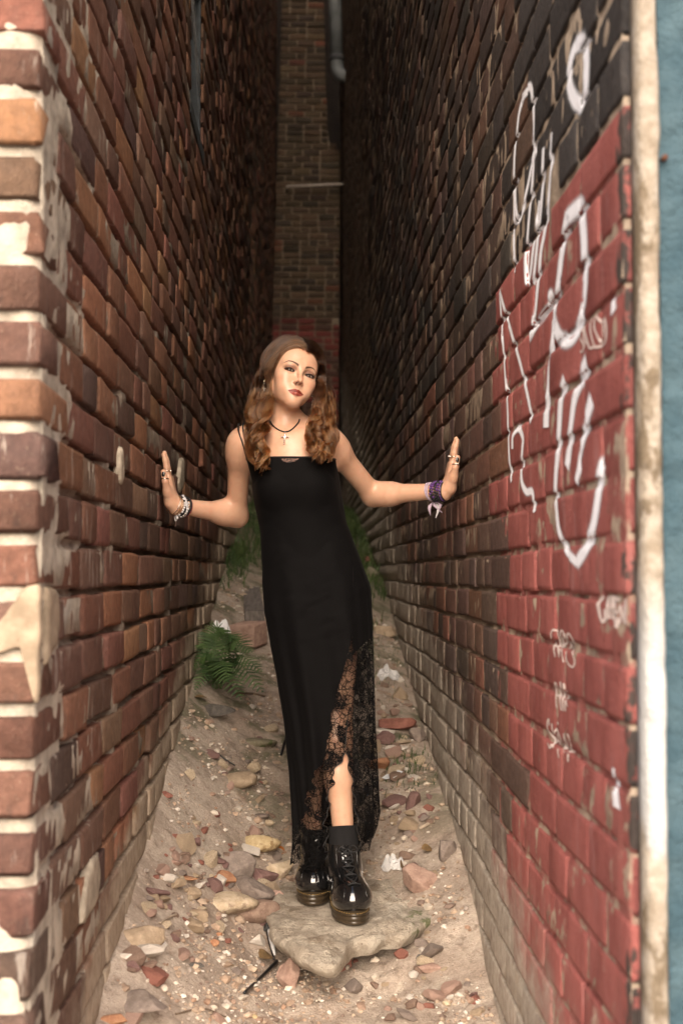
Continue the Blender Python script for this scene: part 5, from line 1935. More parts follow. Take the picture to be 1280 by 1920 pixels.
def build_fragments():
    """Small broken bits one could count, each a thing of its own, sharing a dozen shapes."""
    rng = np.random.default_rng(404)
    kinds = ['brown', 'pink', 'tan', 'grey', 'mauve', 'cream', 'brick', 'white']
    meshes = []
    for i in range(16):
        V, Fq = rock_shape(900 + i, 11, .0, 2)
        me = mesh_np('stone_fragment', V * .5, Fq, False)
        me.materials.append(SM[kinds[i % 8]]); meshes.append(me)
    words = ['brown', 'pinkish', 'tan', 'grey', 'purplish', 'cream', 'red brick', 'whitish']
    sizes = ['tiny', 'small', 'medium-sized']
    spots = []
    for k in range(90): spots.append((rng.normal(430, 70), rng.normal(1665, 60)))
    for k in range(70): spots.append((rng.normal(300, 45), rng.normal(1700, 95)))
    for k in range(45): spots.append((rng.normal(760, 30), rng.normal(1520, 75)))
    for k in range(30): spots.append((rng.normal(740, 25), rng.normal(1370, 60)))
    for k in range(30): spots.append((rng.normal(800, 50), rng.normal(1840, 40)))
    for k in range(25): spots.append((rng.normal(440, 50), rng.normal(1480, 70)))
    n = 0
    for px, py in spots:
        g = G(px, min(max(py, 1250), 1915))
        if not (XL + .03 < g.x < XR - .03): continue
        mi = int(rng.integers(16))
        o = bpy.data.objects.new('stone_fragment', meshes[mi]); COL.objects.link(o)
        s = min(.085, .018 + rng.exponential(.018))
        o.scale = (s * rng.uniform(.9, 1.5), s * rng.uniform(.7, 1.1), s * rng.uniform(.45, .9))
        o.rotation_euler = (rng.normal(0, .3), rng.normal(0, .3), rng.uniform(0, 6.28))
        o.location = (g.x, g.y, g.z + s * .10)
        u, v = project(o.location)
        if u < 640: zone = 'behind the pile left of the dress' if v < 1560 else 'by the brown wall left of the pile' if u < 350 else 'among the pile left of the boots' if v < 1720 else 'on the dirt in front of the pile'
        else: zone = 'by the lace panel far behind the slab' if v < 1440 else 'behind the slab by the painted wall' if v < 1620 else 'beside the right end of the slab' if v < 1760 else 'on the sandy bank in front of the slab'
        tag(o, '%s loose %s stone bit %s' % (sizes[0 if s < .026 else 1 if s < .045 else 2], words[mi % 8], zone), 'stone', 'small broken bits among the rubble')
        n += 1
build_fragments()

def build_slab():
    z1 = P(667, 1735, 3.60).z; z2 = P(585, 1698, 3.79).z
    top = lambda y: z1 + (z2 - z1) * (y - 3.60) / .19 - .001
    out = [(518, 1665), (508, 1700), (505, 1742), (520, 1760), (535, 1770), (559, 1790), (593, 1800), (620, 1806), (640, 1790), (650, 1776), (667, 1760), (700, 1761), (721, 1752), (751, 1754), (772, 1745), (807, 1722), (818, 1702), (812, 1682), (782, 1679), (764, 1672), (758, 1650), (736, 1640), (693, 1637), (640, 1630), (566, 1640)]
    poly = []
    for a, b in out:
        Y = 3.6
        for _ in range(20):
            d = CM @ Vector(((a - 640) / F, (960 - b) / F, -1))
            zt = top(Y) - .012
            Y = (zt - ZC) / (d.z / d.y)
        poly.append((d.x / d.y * Y, Y))
    poly = np.array(poly)
    n = 160
    ring = spline(np.concatenate([poly, poly[:1]]), n + 1)[:-1]
    c = np.array([P(660, 1700, 3.7).x, float(poly[:, 1].mean())])
    p3 = np.c_[ring * 1.0, np.zeros(n)]
    ring = c + (ring - c) * (1 + .045 * fbm(p3, 16, 3, 4) + .02 * np.abs(vnoise(p3, 40, 8)))[:, None]
    V, Q = [], []
    lv = [(.90, -.060), (.985, -.036), (1.01, -.022), (1.0, -.011), (.985, -.004), (.955, 0)] + [(s_, 0) for s_ in np.linspace(.92, .03, 26)]
    feet = [(P(667, 1735, 3.60).x - .005, 3.73), (P(585, 1698, 3.79).x, 3.92)]
    for s_, dz in lv:
        r = c + (ring - c) * s_
        q = np.c_[r, np.full(n, dz)]
        z = top(r[:, 1]) + dz
        bump_ = .022 * fbm(q, 9, 31, 4) + .016 * (np.abs(fbm(q, 17, 33, 3)) - .15) + .006 * fbm(q, 55, 37, 2)
        for fx, fy in feet:
            k = np.clip(1 - np.hypot((r[:, 0] - fx) / .085, (r[:, 1] - fy) / .19) ** 2, 0, 1)
            bump_ = bump_ * (1 - .85 * np.minimum(1, k * 2.2)) - .002 * (k > 0)
        if dz > -.01: z = z + np.minimum(bump_, .014) - .003
        else: r = r + (.012 * fbm(q + 5, 16, 35, 3))[:, None] * (r - c) / (np.linalg.norm(r - c, axis=1)[:, None] + 1e-9); z = z + .4 * bump_
        V.append(np.c_[r, z])
    V = np.concatenate(V); m_ = len(lv)
    for l in range(m_ - 1):
        for k in range(n):
            k2 = (k + 1) % n
            Q.append((l * n + k, l * n + k2, (l + 1) * n + k2, (l + 1) * n + k))
    V = np.concatenate([V, [[c[0], c[1], float(top(c[1])) - .004]]])
    T = np.array([((m_ - 1) * n + k, (m_ - 1) * n + (k + 1) % n, len(V) - 1) for k in range(n)])
    m = NT('slab_concrete')
    p = m.pos()
    x, y, z = m.sep(p)
    cc = m.mix(m.ramp(m.noise(p, 16, 5, .65), .35, .65), (.46, .385, .305), (.66, .58, .475))
    cc = m.mix(m.math('MULTIPLY', m.ramp(m.noise(p, 13, 4, .65), .48, .60), m.ramp(x, .10, .20)), cc, (.70, .63, .53))
    cc = m.mix(m.ramp(m.noise(p, 9, 4, .6), .58, .66, 0, .6), cc, (.22, .165, .115))
    cc = m.mix(m.math('MULTIPLY', m.ramp(m.noise(p, 24, 3), .5, .62), m.ramp(x, .26, .31)), cc, (.26, .27, .15))
    cc = m.mix(m.ramp(m.noise(p, 120, 3, .6), .38, .30, 0, .7), cc, (.14, .10, .075))
    cc = m.mix(m.ramp(m.noise(p, 150, 3, .6), .64, .72, 0, .8), cc, (.74, .68, .60))
    m.principled(cc, .9, m.bump(m.math('ADD', m.noise(p, 36, 7, .75), m.math('MULTIPLY', m.noise(p, 170, 4, .65), .6)), 1.0, .022), 0, .2)
    o = centre(obj('stone_slab', mesh_np('stone_slab', V, [np.array(Q), T]), m.mat))
    tag(o, 'big jagged slab of pale broken masonry under the black boots', 'slab')
build_slab()

def build_pebbles():
    """Gravel: thousands of crumbs trodden into the dirt, too many to pick out."""
    rng = np.random.default_rng(77)
    shapes = []
    for s in range(6):
        bm = bmesh.new(); bmesh.ops.create_icosphere(bm, subdivisions=1, radius=1)
        V = np.array([v.co[:] for v in bm.verts]); Fq = np.array([[v.index for v in f.verts] for f in bm.faces]); bm.free()
        V = V * rng.uniform(.65, 1.25, (len(V), 1)) * (1, .8, .6)
        shapes.append((V, Fq))
    cols = np.array([(.55, .48, .40), (.42, .32, .24), (.36, .26, .19), (.29, .20, .15), (.42, .33, .25), (.66, .60, .53), (.22, .16, .13), (.31, .20, .14), (.34, .29, .25)])
    N = 15000
    VV, FF, CC, n = [], [], [], 0
    y = 2.7 + rng.random(N) ** 1.5 * 4.2
    x = rng.uniform(XL + .01, XR - .01, N)
    dens = fbm(np.c_[x, y, np.zeros(N)], 5.5, 13, 3) + .35 * (np.abs(x + .12) < .22) * (y > 3.1) * (y < 3.9)
    keep = dens + rng.normal(0, .22, N) > .06
    x, y = x[keep], y[keep]
    z = ground_z(x, y)
    for i in range(len(x)):
        V, Fq = shapes[rng.integers(6)]
        s = min(.020, .0020 + rng.exponential(.0030))
        a = rng.uniform(0, 6.28)
        Rz = np.array([(math.cos(a), -math.sin(a), 0), (math.sin(a), math.cos(a), 0), (0, 0, 1)])
        W_ = (V * s * rng.uniform(.8, 1.2, 3)) @ Rz.T + (x[i], y[i], z[i] + s * .22)
        VV.append(W_); FF.append(Fq + n); n += len(V)
        CC.append(np.tile(cols[rng.choice(9, p=(.15, .2, .18, .09, .08, .09, .08, .04, .09))] * rng.uniform(.8, 1.15), (len(V), 1)))
    m = NT('gravel')
    m.principled(m.attr('tint'), .9, m.bump(m.noise(m.pos(), 300, 3), .4, .003), 0, .2)
    o = obj('gravel', mesh_np('gravel', np.concatenate(VV), np.concatenate(FF), False, np.concatenate(CC)), m.mat)
    tag(o, 'loose gravel and crumbs of mortar scattered over the dirt', None, None, 'stuff')
build_pebbles()

# ------------------------------------------------------------------ litter
def on_ground(px, py, lift=0.0):
    g = G(px, py); return g + Vector((0, 0, lift))

def crumple(name, px, py, w, h, mat, label, cat, seed, tall=.5, n=18):
    g = G(px, py + h * .35); s = F / g.y
    L, Hh = w / s, h / s
    rng = np.random.default_rng(seed)
    u, v = np.meshgrid(np.linspace(-.5, .5, n), np.linspace(-.5, .5, n))
    p = np.stack([u * 2, v * 2, np.full_like(u, seed)], -1)
    fold = np.abs(fbm(p, 1.7, seed, 3))
    X = u * L * (1 + .2 * vnoise(p, 2, seed)); Yy = v * L * .7 * (1 + .2 * vnoise(p, 2, seed + 4))
    Z = Hh * tall * (.55 + .8 * fbm(p, 1.6, seed + 9, 3) + .4 * fold) * np.clip(1 - (u * u + v * v) * 3.2, 0, 1) ** .6
    Z = np.maximum(Z, .002) + .002
    V = np.stack([X, Yy, Z], -1).reshape(-1, 3)
    idx = np.arange(n * n).reshape(n, n)
    q = np.stack([idx[:-1, :-1], idx[:-1, 1:], idx[1:, 1:], idx[1:, :-1]], -1).reshape(-1, 4)
    Vb = V.copy(); Vb[:, 2] -= .0012
    V = np.concatenate([V, Vb]); q = np.concatenate([q, q[:, ::-1] + n * n])
    c = P(px, py, g.y)
    z0 = float(ground_z(c.x, g.y))
    o = obj(name, mesh_np(name, V, q, False), mat, None, (c.x, g.y + .02, z0))
    return tag(o, label, cat)

def build_litter():
    white = simple('white_paper', (.74, .74, .76), .6, var=.08, bump=.2)
    clear = NT('clear_plastic')
    b = clear.principled((.80, .80, .80), .12, clear.bump(clear.noise(clear.pos(), 90, 3), .5, .004), 0, .5)
    b.inputs['Alpha'].default_value = .38
    black = simple('black_plastic', (.010, .010, .011), .35, spec=.5)
    blue = simple('blue_wrapper', (.015, .20, .42), .35, spec=.5)
    redw = simple('red_wrapper', (.20, .035, .035), .4)
    crumple('paper_wrapper', 414, 1176, 34, 36, white, 'crumpled white paper wrapper behind the fern by the brown wall', 'litter', 3, .95)
    crumple('plastic_wrap', 727, 1266, 44, 32, clear.mat, 'crumpled clear plastic far back near the foot of the painted wall', 'litter', 5, 1.0)
    crumple('plastic_cup', 739, 1626, 42, 32, clear.mat, 'crushed clear plastic cup behind the right end of the slab', 'litter', 7, 1.0)
    crumple('foil_wrapper', 741, 1440, 14, 18, redw, 'scrap of dull red wrapper behind the white card', 'litter', 9, .8)
    o = crumple('blue_wrapper', 684, 1490, 12, 40, blue, 'bright blue wrapper seen through the lace panel', 'litter', 11, .8)
    # card with a torn edge and faint grey print
    g = on_ground(735, 1462, .006)
    cardm = NT('printed_card'); uvp = cardm.n('ShaderNodeTexCoord').outputs['Object']
    cardm.principled(cardm.mix(cardm.ramp(cardm.noise(cardm.scaled(uvp, (1, 3, 1)), 130, 2), .52, .60, 0, .5), (.66, .68, .71), (.40, .43, .47)), .55)
    pts = np.array([(-.034, -.022), (-.020, -.027), (-.010, -.024), (.004, -.028), (.012, -.026), (.036, .020), (.020, .026), (-.012, .022)])
    n = len(pts)
    V = np.concatenate([np.c_[pts, .010 + .10 * (pts[:, 1] + .03) + .004 * np.sin(pts[:, 0] * 80)], np.c_[pts, .0085 + .10 * (pts[:, 1] + .03) + .004 * np.sin(pts[:, 0] * 80)]])
    me = bpy.data.meshes.new('card'); me.from_pydata([tuple(v) for v in V], [], [tuple(range(n)), tuple(range(2 * n - 1, n - 1, -1))] + [(k, k + n, (k + 1) % n + n, (k + 1) % n) for k in range(n)])
    o = obj('card', me, cardm.mat, None, tuple(g)); o.rotation_euler = (R(14), 0, R(-12))
    tag(o, 'torn white printed card on the dirt right of the lace panel', 'litter')
    # dark little bottle with an orange label
    g = on_ground(524, 1612)
    root = empty('small_bottle', tuple(g + Vector((0, .02, .012))), 'small dark bottle with an orange label beside the dress hem', 'bottle')
    ax = Vector((.25, -.55, .55)).normalized(); c = g + Vector((0, .03, .02))
    prof = [(-.026, .001), (-.026, .012), (-.022, .0145), (.012, .0145), (.018, .009), (.024, .0075)]
    V, Fq = tube([c + ax * a for a, r_ in prof], [r_ for a, r_ in prof], 14)
    obj('body', mesh_np('bottle_body', V, Fq), simple('bottle_plastic_brown', (.045, .030, .018), .2, spec=.5), root)
    V, Fq = tube([c + ax * -.015, c + ax * .005], .0150, 14, cap=False)
    obj('label', mesh_np('bottle_label', V, Fq), simple('orange_print', (.48, .17, .03), .5), root)
    V, Fq = tube([c + ax * -.030, c + ax * -.026], [.010, .011], 12)
    obj('cap', mesh_np('bottle_cap', V, Fq), simple('red_plastic', (.30, .02, .02), .35), root)
    # sticks, twigs and wire
    def stick(name, pts, rad, mat, label, cat='stick', lift=.006):
        p = [on_ground(a, b, lift) for a, b in pts]
        V, Fq = tube(spline(p, 18), rad, 7)
        return tag(centre(obj(name, mesh_np(name, V, Fq), mat)), label, cat)
    stick('black_stick', ((519, 1811), (488, 1843), (458, 1874)), np.linspace(.0052, .0042, 18), black, 'thin straight black stick on the dirt in front of the slab', lift=.012)
    stick('wire', ((500, 1722), (503, 1748), (505, 1768), (511, 1785), (515, 1806)), np.interp(np.linspace(0, 1, 18), [0, .4, .8, 1], [.0028, .0040, .0062, .003]), white, 'bent white wire end beside the slab above the black stick', 'wire', .016)
    stick('wire', ((497, 1740), (501, 1760), (506, 1782), (514, 1808)), .0030, black, 'black wire running along the bent white wire', 'wire', .010)
    crumple('black_scrap', 499, 1747, 18, 22, black, 'scrap of black plastic tucked beside the slab', 'litter', 15, .9)
    wood = simple('dry_wood', (.13, .09, .06), .85, var=.3); pale = simple('pale_wood', (.36, .29, .22), .85, var=.2)
    stick('twig', ((408, 1417), (424, 1430), (441, 1441)), .0028, black, 'thin dark twig above the flat brown and tan stone')
    stick('black_rod', ((539, 1376), (533, 1402), (527, 1424)), .0050, black, 'short black rod standing out beside the dress edge', lift=.01)
    stick('twig', ((440, 1303), (470, 1306), (496, 1308)), .0040, wood, 'long dark twig on the dirt right of the fern')
    stick('wood_splinter', ((709, 1514), (722, 1509), (736, 1505)), .0075, pale, 'pale wood splinter by the lower edge of the lace panel')
    stick('wood_splinter', ((786, 1558), (799, 1551), (814, 1546)), .0065, pale, 'pale wood splinter by the foot of the painted wall')
    stick('wood_splinter', ((733, 1531), (742, 1527), (750, 1523)), .0055, pale, 'small pale splinter between the other two')
    stick('root_fibre', ((330, 1905), (382, 1896), (430, 1914)), .0018, wood, 'thin dark root along the bottom edge of the dirt', 'root', .003)
    stick('root_fibre', ((300, 1740), (316, 1728), (331, 1721)), .0030, pale, 'short pale splinter in the gravel beside the big tan stone', 'stick', .008)
    # dead leaves
    leafm = simple('dead_leaf', (.16, .10, .045), .7, var=.3)
    def leaf(px, py, size, yaw, pitch, label):
        g = on_ground(px, py, .012)
        t = np.linspace(0, 1, 8)
        w_ = np.sin(np.pi * t ** .8) * .32
        mid = np.c_[(t - .5), np.zeros(8), .10 * np.sin(t * 3)]
        V = np.concatenate([mid + np.c_[np.zeros(8), w_, .16 * w_], mid, mid + np.c_[np.zeros(8), -w_, .16 * w_]]) * size
        q = np.array([(a * 8 + i, a * 8 + i + 1, a * 8 + 9 + i, a * 8 + 8 + i) for a in (0, 1) for i in range(7)])
        o = obj('dead_leaf', mesh_np('dead_leaf', V, q), leafm, None, tuple(g))
        o.rotation_euler = (R(pitch), R(10), R(yaw))
        tag(o, label, 'leaf')
    leaf(752, 1632, .060, 80, 60, 'curled brown leaf beside the crushed plastic cup')
    leaf(497, 1802, .070, 65, 30, 'dry brown leaf on the dirt left of the wire ends')
    leaf(800, 1602, .050, 40, 40, 'dry brown leaf against the upright grey-pink stone')
    leaf(378, 1316, .060, 20, 10, 'fallen orange-brown leaf under the fern')
    # the grey beam lying on the rubble
    a, b = P(478, 1146, 6.05), P(459, 1040, 8.4)
    d = (b - a).normalized(); sx = d.cross(Vector((0, 0, 1))).normalized(); uz = sx.cross(d)
    w_, h_ = .045, .075
    V = []
    for t in np.linspace(0, 1, 9):
        c = a.lerp(b, t)
        for su, sv in ((-1, -1), (1, -1), (1, 0), (-1, 0)):
            V.append(c + sx * su * w_ * (1 + .04 * math.sin(t * 19)) + uz * sv * h_ * 2)
    Fq = [(i * 4 + k, i * 4 + (k + 1) % 4, i * 4 + 4 + (k + 1) % 4, i * 4 + 4 + k) for i in range(8) for k in range(4)] + [(3, 2, 1, 0), (32, 33, 34, 35)]
    me = bpy.data.meshes.new('beam'); me.from_pydata([tuple(v) for v in V], [], Fq)
    bm_ = NT('beam_grey_wood'); pp = bm_.pos()
    bm_.principled(bm_.mix(bm_.ramp(bm_.noise(bm_.scaled(pp, (8, .8, 3)), 9, 4), .3, .7), (.10, .085, .075), (.19, .165, .15)), .8, bm_.bump(bm_.noise(bm_.scaled(pp, (8, .8, 3)), 16, 4), .4, .006))
    tag(centre(obj('beam', me, bm_.mat)), 'weathered grey beam lying on the rubble left of the dress', 'beam')
build_litter()

# ------------------------------------------------------------------ plants
def build_fern():
    base = G(404, 1292)
    root = empty('fern', tuple(base), 'bushy dark green fern growing at the foot of the brown wall', 'fern')
    m = NT('fern_leaf')
    p = m.pos()
    b = m.principled(m.mix(m.ramp(m.noise(p, 14, 3), .35, .65), (.034, .070, .022), (.085, .140, .044)), .5, None, 0, .35)
    b.inputs['Subsurface Weight'].default_value = .0
    rng = np.random.default_rng(4)
    targets = [(415, 1182, -.02), (376, 1212, 0), (360, 1255, -.04), (396, 1192, .06), (446, 1200, -.04), (472, 1222, -.10), (490, 1258, -.12), (492, 1296, -.14), (366, 1292, -.14), (428, 1278, -.22), (452, 1310, -.2)]
    for k, (px, py, dy) in enumerate(targets):
        tip = P(px, py, base.y + dy)
        a = base + Vector((rng.normal(0, .015), rng.normal(0, .015), 0))
        mid = a.lerp(tip, .5) + Vector((0, -.01, .07 + .05 * rng.random()))
        sp = spline([a, a.lerp(mid, .6) + Vector((0, 0, .02)), mid, tip], 26)
        T_ = np.gradient(sp, axis=0); T_ /= np.linalg.norm(T_, axis=1)[:, None]
        side = np.cross(T_, (0, -.5, 1.0)); side /= np.linalg.norm(side, axis=1)[:, None]
        up = np.cross(side, T_)
        parts = [tube(sp, np.linspace(.0022, .0007, 26), 5)]
        L = np.linalg.norm(np.diff(sp, axis=0), axis=1).sum()
        for i in range(3, 26):
            t = i / 25
            ln = L * .26 * math.sin(math.pi * min(1, .18 + .82 * t) ** 1.1) ** .8 + .006
            for s in (-1, 1):
                d = side[i] * s * .92 + T_[i] * .38 + up[i] * rng.normal(.02, .10)
                d /= np.linalg.norm(d)
                w_ = T_[i] * (L * .017 + .0016)
                q0 = sp[i]; drop = np.array([0, 0, -ln * .14])
                Vv = np.array([q0 - w_ * .5, q0 + w_ * .5, q0 + d * ln * .5 + w_ * .55 + drop * .3, q0 + d * ln * .5 - w_ * .55 + drop * .3, q0 + d * ln * .85 + w_ * .28 + drop * .8, q0 + d * ln * .85 - w_ * .28 + drop * .8, q0 + d * ln + drop])
                parts.append((Vv, [np.array([(0, 1, 2, 3), (3, 2, 4, 5)]), np.array([(5, 4, 6)])]))
        V, Fq = merge(parts)
        o = obj('frond', mesh_np('frond', V, Fq, False), m.mat, root)
build_fern()

def build_grass():
    rng = np.random.default_rng(12)
    m = NT('alley_grass')
    m.principled(m.mix(m.ramp(m.noise(m.pos(), 6, 3), .35, .65), (.030, .055, .015), (.065, .095, .028)), .6, None, 0, .3)
    VV, FF, n = [], [], 0
    N = 5200
    y = rng.uniform(7.2, 13.5, N); x = rng.uniform(XL, XR, N)
    k = (fbm(np.c_[x, y, np.zeros(N)], 2.2, 71, 2) + .35 * (np.abs(x) > .22) > .05)
    # a few sparse tufts nearer, by the right wall
    xn = np.r_[rng.normal(.36, .05, 160), rng.normal(.30, .06, 200), rng.normal(-.40, .03, 260)]
    yn = np.r_[rng.normal(4.75, .12, 160), rng.normal(6.0, .35, 200), rng.normal(7.2, .3, 260)]
    x = np.r_[x[k], np.clip(xn, XL, XR)]; y = np.r_[y[k], yn]
    z = ground_z(x, y)
    for i in range(len(x)):
        h = rng.uniform(.03, .11) if y[i] > 6.5 else rng.uniform(.012, .032)
        a = rng.uniform(0, 6.28); w_ = .004 if y[i] > 6.5 else .002
        dx, dy = math.cos(a), math.sin(a)
        b = rng.normal(0, .45, 2) * h
        VV.append([(x[i] - dx * w_, y[i] - dy * w_, z[i] - .004), (x[i] + dx * w_, y[i] + dy * w_, z[i] - .004), (x[i] + b[0] * .4 + dx * w_ * .7, y[i] + b[1] * .4 + dy * w_ * .7, z[i] + h * .6), (x[i] + b[0] * .4 - dx * w_ * .7, y[i] + b[1] * .4 - dy * w_ * .7, z[i] + h * .6), (x[i] + b[0], y[i] + b[1], z[i] + h)])
        FF.append(n); n += 5
    f = np.array(FF)
    o = obj('grass', mesh_np('grass', np.concatenate(VV), [np.stack([f, f + 1, f + 2, f + 3], 1), np.stack([f + 3, f + 2, f + 4], 1)], False), m.mat)
    tag(o, 'green weeds and grass growing over the far alley floor', None, None, 'stuff')
build_grass()

# ------------------------------------------------------------------ graffiti: sprayed paint lying on the bricks of the right wall
def build_graffiti():
    V = np.concatenate(RB_V)
    faces = [tuple(int(i) for i in f) for a in RB_F for f in a]
    tree = BVHTree.FromPolygons([Vector(v) for v in V.tolist()], faces)
    def paint_mat(name, col, soft):
        m = NT(name)
        p = m.pos()
        cov = m.attr('cover', 'Fac')
        gr = m.noise(p, 260, 3, .6)
        a = m.ramp(m.math('ADD', cov, m.math('MULTIPLY', m.math('SUBTRACT', gr, .5), .35)), .06, .64) if soft else m.ramp(m.math('ADD', cov, m.math('MULTIPLY', m.math('SUBTRACT', gr, .5), .9)), .30, .55)
        b = m.principled(col, .75, None, 0, .15)
        m.put(b.inputs['Alpha'], a)
        return m.mat
    spray = paint_mat('white_spray_paint', (.84, .84, .88), True)
    chalk = paint_mat('pale_marker_paint', (.66, .55, .50), False)
    def stroke(pts, width, mat, label=None, name='graffiti', soft=True, merge_list=None):
        p2 = np.array([wall_yz(a, b, 1) for a, b in pts])
        L = np.linalg.norm(np.diff(p2, axis=0), axis=1).sum()
        sp = spline(np.c_[p2, np.zeros(len(p2))], max(8, int(L / .005)))[:, :2]
        n = len(sp)
        T_ = np.gradient(sp, axis=0); T_ /= np.linalg.norm(T_, axis=1)[:, None] + 1e-9
        N_ = np.c_[-T_[:, 1], T_[:, 0]]
        w = (2.8 if mat is spray else 1.9) * np.broadcast_to(np.interp(np.linspace(0, 1, n), np.linspace(0, 1, len(np.atleast_1d(width))), np.atleast_1d(width)), (n,))
        cols = [-1.9, -1.05, -.5, 0, .5, 1.05, 1.9]; cov = [0, .38, .85, 1, .85, .38, 0]
        Vv = []
        an = np.array((1.25, .75)) if mat is spray else np.array((2.0, .50))
        for k, c in enumerate(cols):
            q = sp + N_ * an * (w * c * .5)[:, None]
            for y_, z_ in q:
                hitp, nn, ii, dd = tree.ray_cast(Vector((.2, y_, z_)), Vector((1, 0, 0)))
                x_ = hitp.x if hitp is not None and hitp.x < XR + .05 else XR
                Vv.append((x_ - .0012, y_, z_))
        Vv = np.array(Vv)
        idx = np.arange(7 * n).reshape(7, n)
        q = np.stack([idx[:-1, :-1], idx[:-1, 1:], idx[1:, 1:], idx[1:, :-1]], -1).reshape(-1, 4)
        return Vv, q, np.repeat(cov, n)
    def sign(label, strokes, mat, name='graffiti'):
        parts = [stroke(p, w, mat) for p, w in strokes]
        V_, q = merge([(a, b) for a, b, c in parts])
        me = mesh_np(name, V_, q, True)
        set_float(me, 'cover', np.concatenate([c for a, b, c in parts]))
        o = obj(name, me, mat, wall_r)
        if label: o['label'] = label
    T5 = lambda *l: [(860 + a / 3, b / 3) for a, b in l]
    T6 = lambda *l: [(860 + a / 3, 640 + b / 3) for a, b in l]
    mm = lambda px, at: px * (2400 * XR / (at - 575)) / F       # a width in pixels, as metres on the wall
    sign('white sprayed loop near the top corner', [(T5((695, 225), (650, 270), (622, 370), (622, 470), (645, 550), (682, 590), (703, 540), (712, 420), (712, 310), (693, 222)), .011)], spray)
    sign('tall white sprayed letters on the bare dark bricks', [
        (T5((350, 540), (322, 650), (305, 850), (298, 1050), (303, 1190), (320, 1238), (342, 1180), (368, 1050), (395, 920), (425, 805)), .007),
        (T5((340, 550), (395, 488), (407, 600), (404, 800), (395, 1000), (383, 1150), (372, 1300), (364, 1450), (370, 1575), (384, 1530), (400, 1400), (420, 1250), (432, 1130)), .007),
        (T5((300, 1060), (294, 1250), (296, 1420), (305, 1540)), .006),
        (T5((466, 830), (460, 980), (442, 1140), (425, 1330), (410, 1480), (396, 1600)), .0075),
        (T5((517, 750), (510, 900), (496, 1050), (480, 1190), (458, 1320), (440, 1420), (425, 1600), (405, 1790), (388, 1895)), .008)], spray)
    sign('big white sprayed letter crossing onto the red paint', [
        (T5((388, 1895), (430, 1810), (480, 1740), (505, 1665), (522, 1690)), .010),
        (T5((612, 1205), (590, 1330), (565, 1480), (545, 1640), (525, 1780), (515, 1900)) + T6((495, 140), (488, 280), (480, 400), (478, 485)), [.012, .011, .010, .013]),
        (T5((606, 1230), (650, 1185), (692, 1160), (706, 1250), (715, 1400), (712, 1550), (700, 1720), (672, 1830), (640, 1895), (600, 1915), (560, 1890), (530, 1820), (518, 1770)), [.013, .012, .010, .011, .013])], spray)
    sign('narrow white sprayed arrow of two lines', [
        (T5((225, 1640), (233, 1760), (240, 1900)) + T6((252, 140), (262, 260), (270, 400), (276, 620), (290, 790)), .0055),
        (T5((225, 1640), (255, 1750), (292, 1890)) + T6((315, 50), (345, 160), (375, 310), (400, 450)), .006)], spray)
    sign('small white sprayed hook', [(T6((295, 605), (298, 530), (328, 490), (354, 540), (352, 610), (346, 700), (350, 790), (375, 845), (408, 850), (414, 960)), .0065)], spray)
    sign('long white sprayed curve ending in a point', [
        (T6((592, 215), (568, 320), (556, 480), (546, 640), (536, 780), (533, 900), (545, 1030), (562, 1100), (595, 1180), (652, 1245)), [.012, .009, .007, .007]),
        (T6((652, 1245), (700, 1170), (740, 1070), (760, 980), (775, 850), (788, 730), (810, 675)), .010)], spray)
    sign('two white sprayed strokes running down from the right', [
        (T6((718, 125), (675, 225), (642, 330), (626, 440), (606, 580), (590, 710)), [.015, .011, .009, .012]),
        (T6((748, 325), (722, 420), (692, 540), (672, 640), (660, 710), (642, 795)), [.013, .010, .008])], spray)
    sign('white paint drip by the corner', [([(1151, 1440), (1152, 1480), (1153, 1515)], [.004, .006, .012]), ([(1147, 560), (1149, 585)], [.006, .009])], spray, 'paint_drip')
    A1 = lambda s, ox, oy: (lambda *l: [(ox + a / s, oy + b / s) for a, b in l])
    c = A1(6.4, 1010, 1100)
    sign('scratched white word CHEV', [(c((745, 118), (712, 165), (706, 240), (730, 370), (755, 415), (785, 380), (790, 270)), 0.0063),
        (c((795, 120), (812, 240), (832, 385)), 0.0063), (c((845, 115), (865, 240), (880, 385)), 0.0063), (c((815, 290), (850, 270), (872, 250)), 0.0056),
        (c((865, 120), (885, 250), (905, 390), (925, 480)), 0.0077), (c((862, 118), (905, 140), (945, 155)), 0.0063), (c((895, 310), (940, 300)), 0.0056), (c((922, 480), (945, 430), (958, 375)), 0.0063),
        (c((955, 225), (985, 340), (1015, 440)), 0.0059), (c((1025, 145), (1030, 270), (1022, 440)), 0.0077)], chalk)
    c = A1(6.86, 1000, 1160)
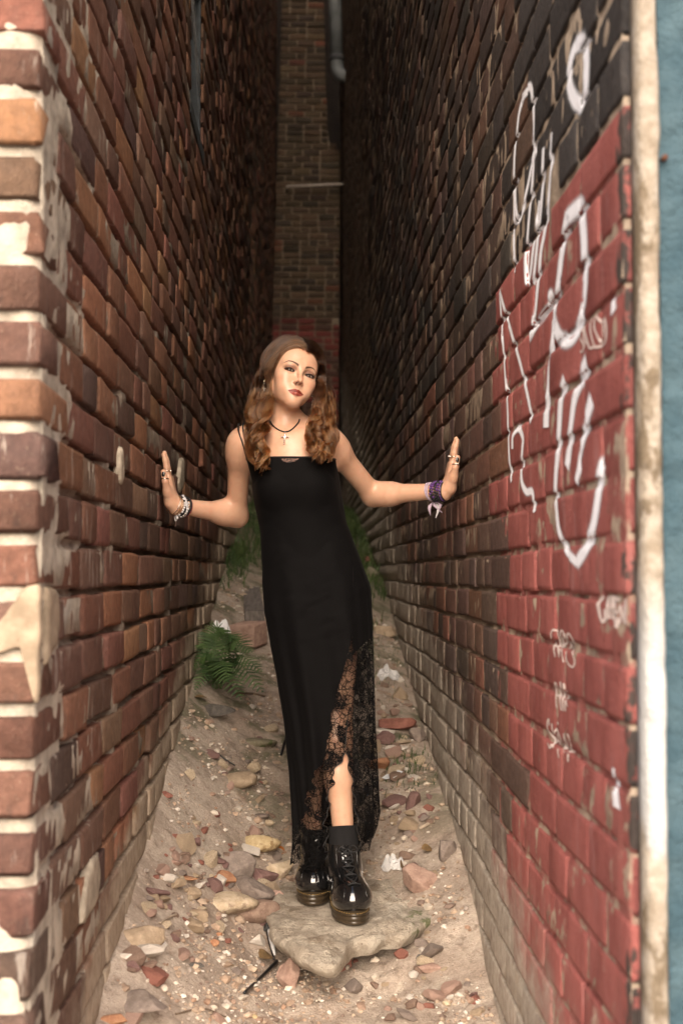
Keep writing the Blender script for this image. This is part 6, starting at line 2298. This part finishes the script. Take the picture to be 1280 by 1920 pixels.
    sign('scratched pale word APIS', [(c((205, 290), (208, 200), (225, 150), (258, 165), (262, 300), (278, 420), (292, 495)), .0034), (c((208, 280), (225, 390), (242, 490)), .0034), (c((215, 345), (262, 362)), .003),
        (c((292, 495), (300, 320), (300, 190), (318, 150), (342, 185), (345, 290), (315, 330)), .0034), (c((315, 330), (330, 440), (350, 560)), .0032), (c((355, 190), (372, 330), (390, 500), (400, 545)), .0034),
        (c((472, 320), (445, 240), (405, 190), (385, 230), (400, 320), (440, 400), (485, 490), (500, 560), (480, 620), (435, 600), (400, 545)), .0034)], chalk)
    sign('scratched pale letters A I K', [(c((255, 1150), (245, 1000), (240, 840), (265, 850), (285, 980), (310, 1180)), .0034), (c((248, 990), (290, 985)), .003), (c((310, 810), (322, 980), (340, 1190)), .0036), (c((348, 830), (355, 1000), (368, 1190)), .0034), (c((402, 925), (375, 1010), (362, 1030)), .003), (c((362, 1030), (380, 1090), (402, 1130)), .003)], chalk)
    sign('scratched pale word SKIME with a dot', [(c((165, 1365), (165, 1290), (145, 1330), (145, 1430), (180, 1500), (205, 1580), (200, 1670), (165, 1600)), .0034), (c((205, 1350), (215, 1500), (228, 1660)), .0034), (c((255, 1400), (220, 1500), (215, 1520), (265, 1650)), .003), (c((265, 1330), (272, 1362)), .005),
        (c((258, 1480), (290, 1640), (318, 1790)), .0034), (c((262, 1420), (300, 1540), (340, 1690)), .0034), (c((350, 1480), (350, 1560), (380, 1720)), .0032), (c((350, 1480), (385, 1600), (400, 1720)), .0032), (c((398, 1480), (425, 1560), (440, 1650)), .003), (c((425, 1660), (432, 1720)), .009), (c((425, 1740), (430, 1840)), .004)], chalk)
    c = A1(10.67, 1060, 540)
    sign('scratched pale word SALO with a scribbled heart', [(c((330, 850), (285, 850), (265, 930), (300, 1040), (350, 1110), (360, 1200), (310, 1280), (260, 1240)), .0032), (c((345, 740), (385, 900), (440, 1080), (480, 1210)), .0034), (c((340, 740), (350, 900), (375, 1050), (430, 1120)), .003), (c((510, 610), (490, 760), (510, 950), (570, 1160)), .003),
        (c((590, 560), (570, 780), (620, 930), (690, 1090)), .0032), (c((600, 540), (660, 640), (720, 760), (720, 920), (690, 1080)), .0032), (c((745, 610), (775, 700), (790, 900), (770, 1080), (680, 1170), (560, 1180), (490, 1210)), [.006, .003, .003, .0045, .004])], chalk)
build_graffiti()
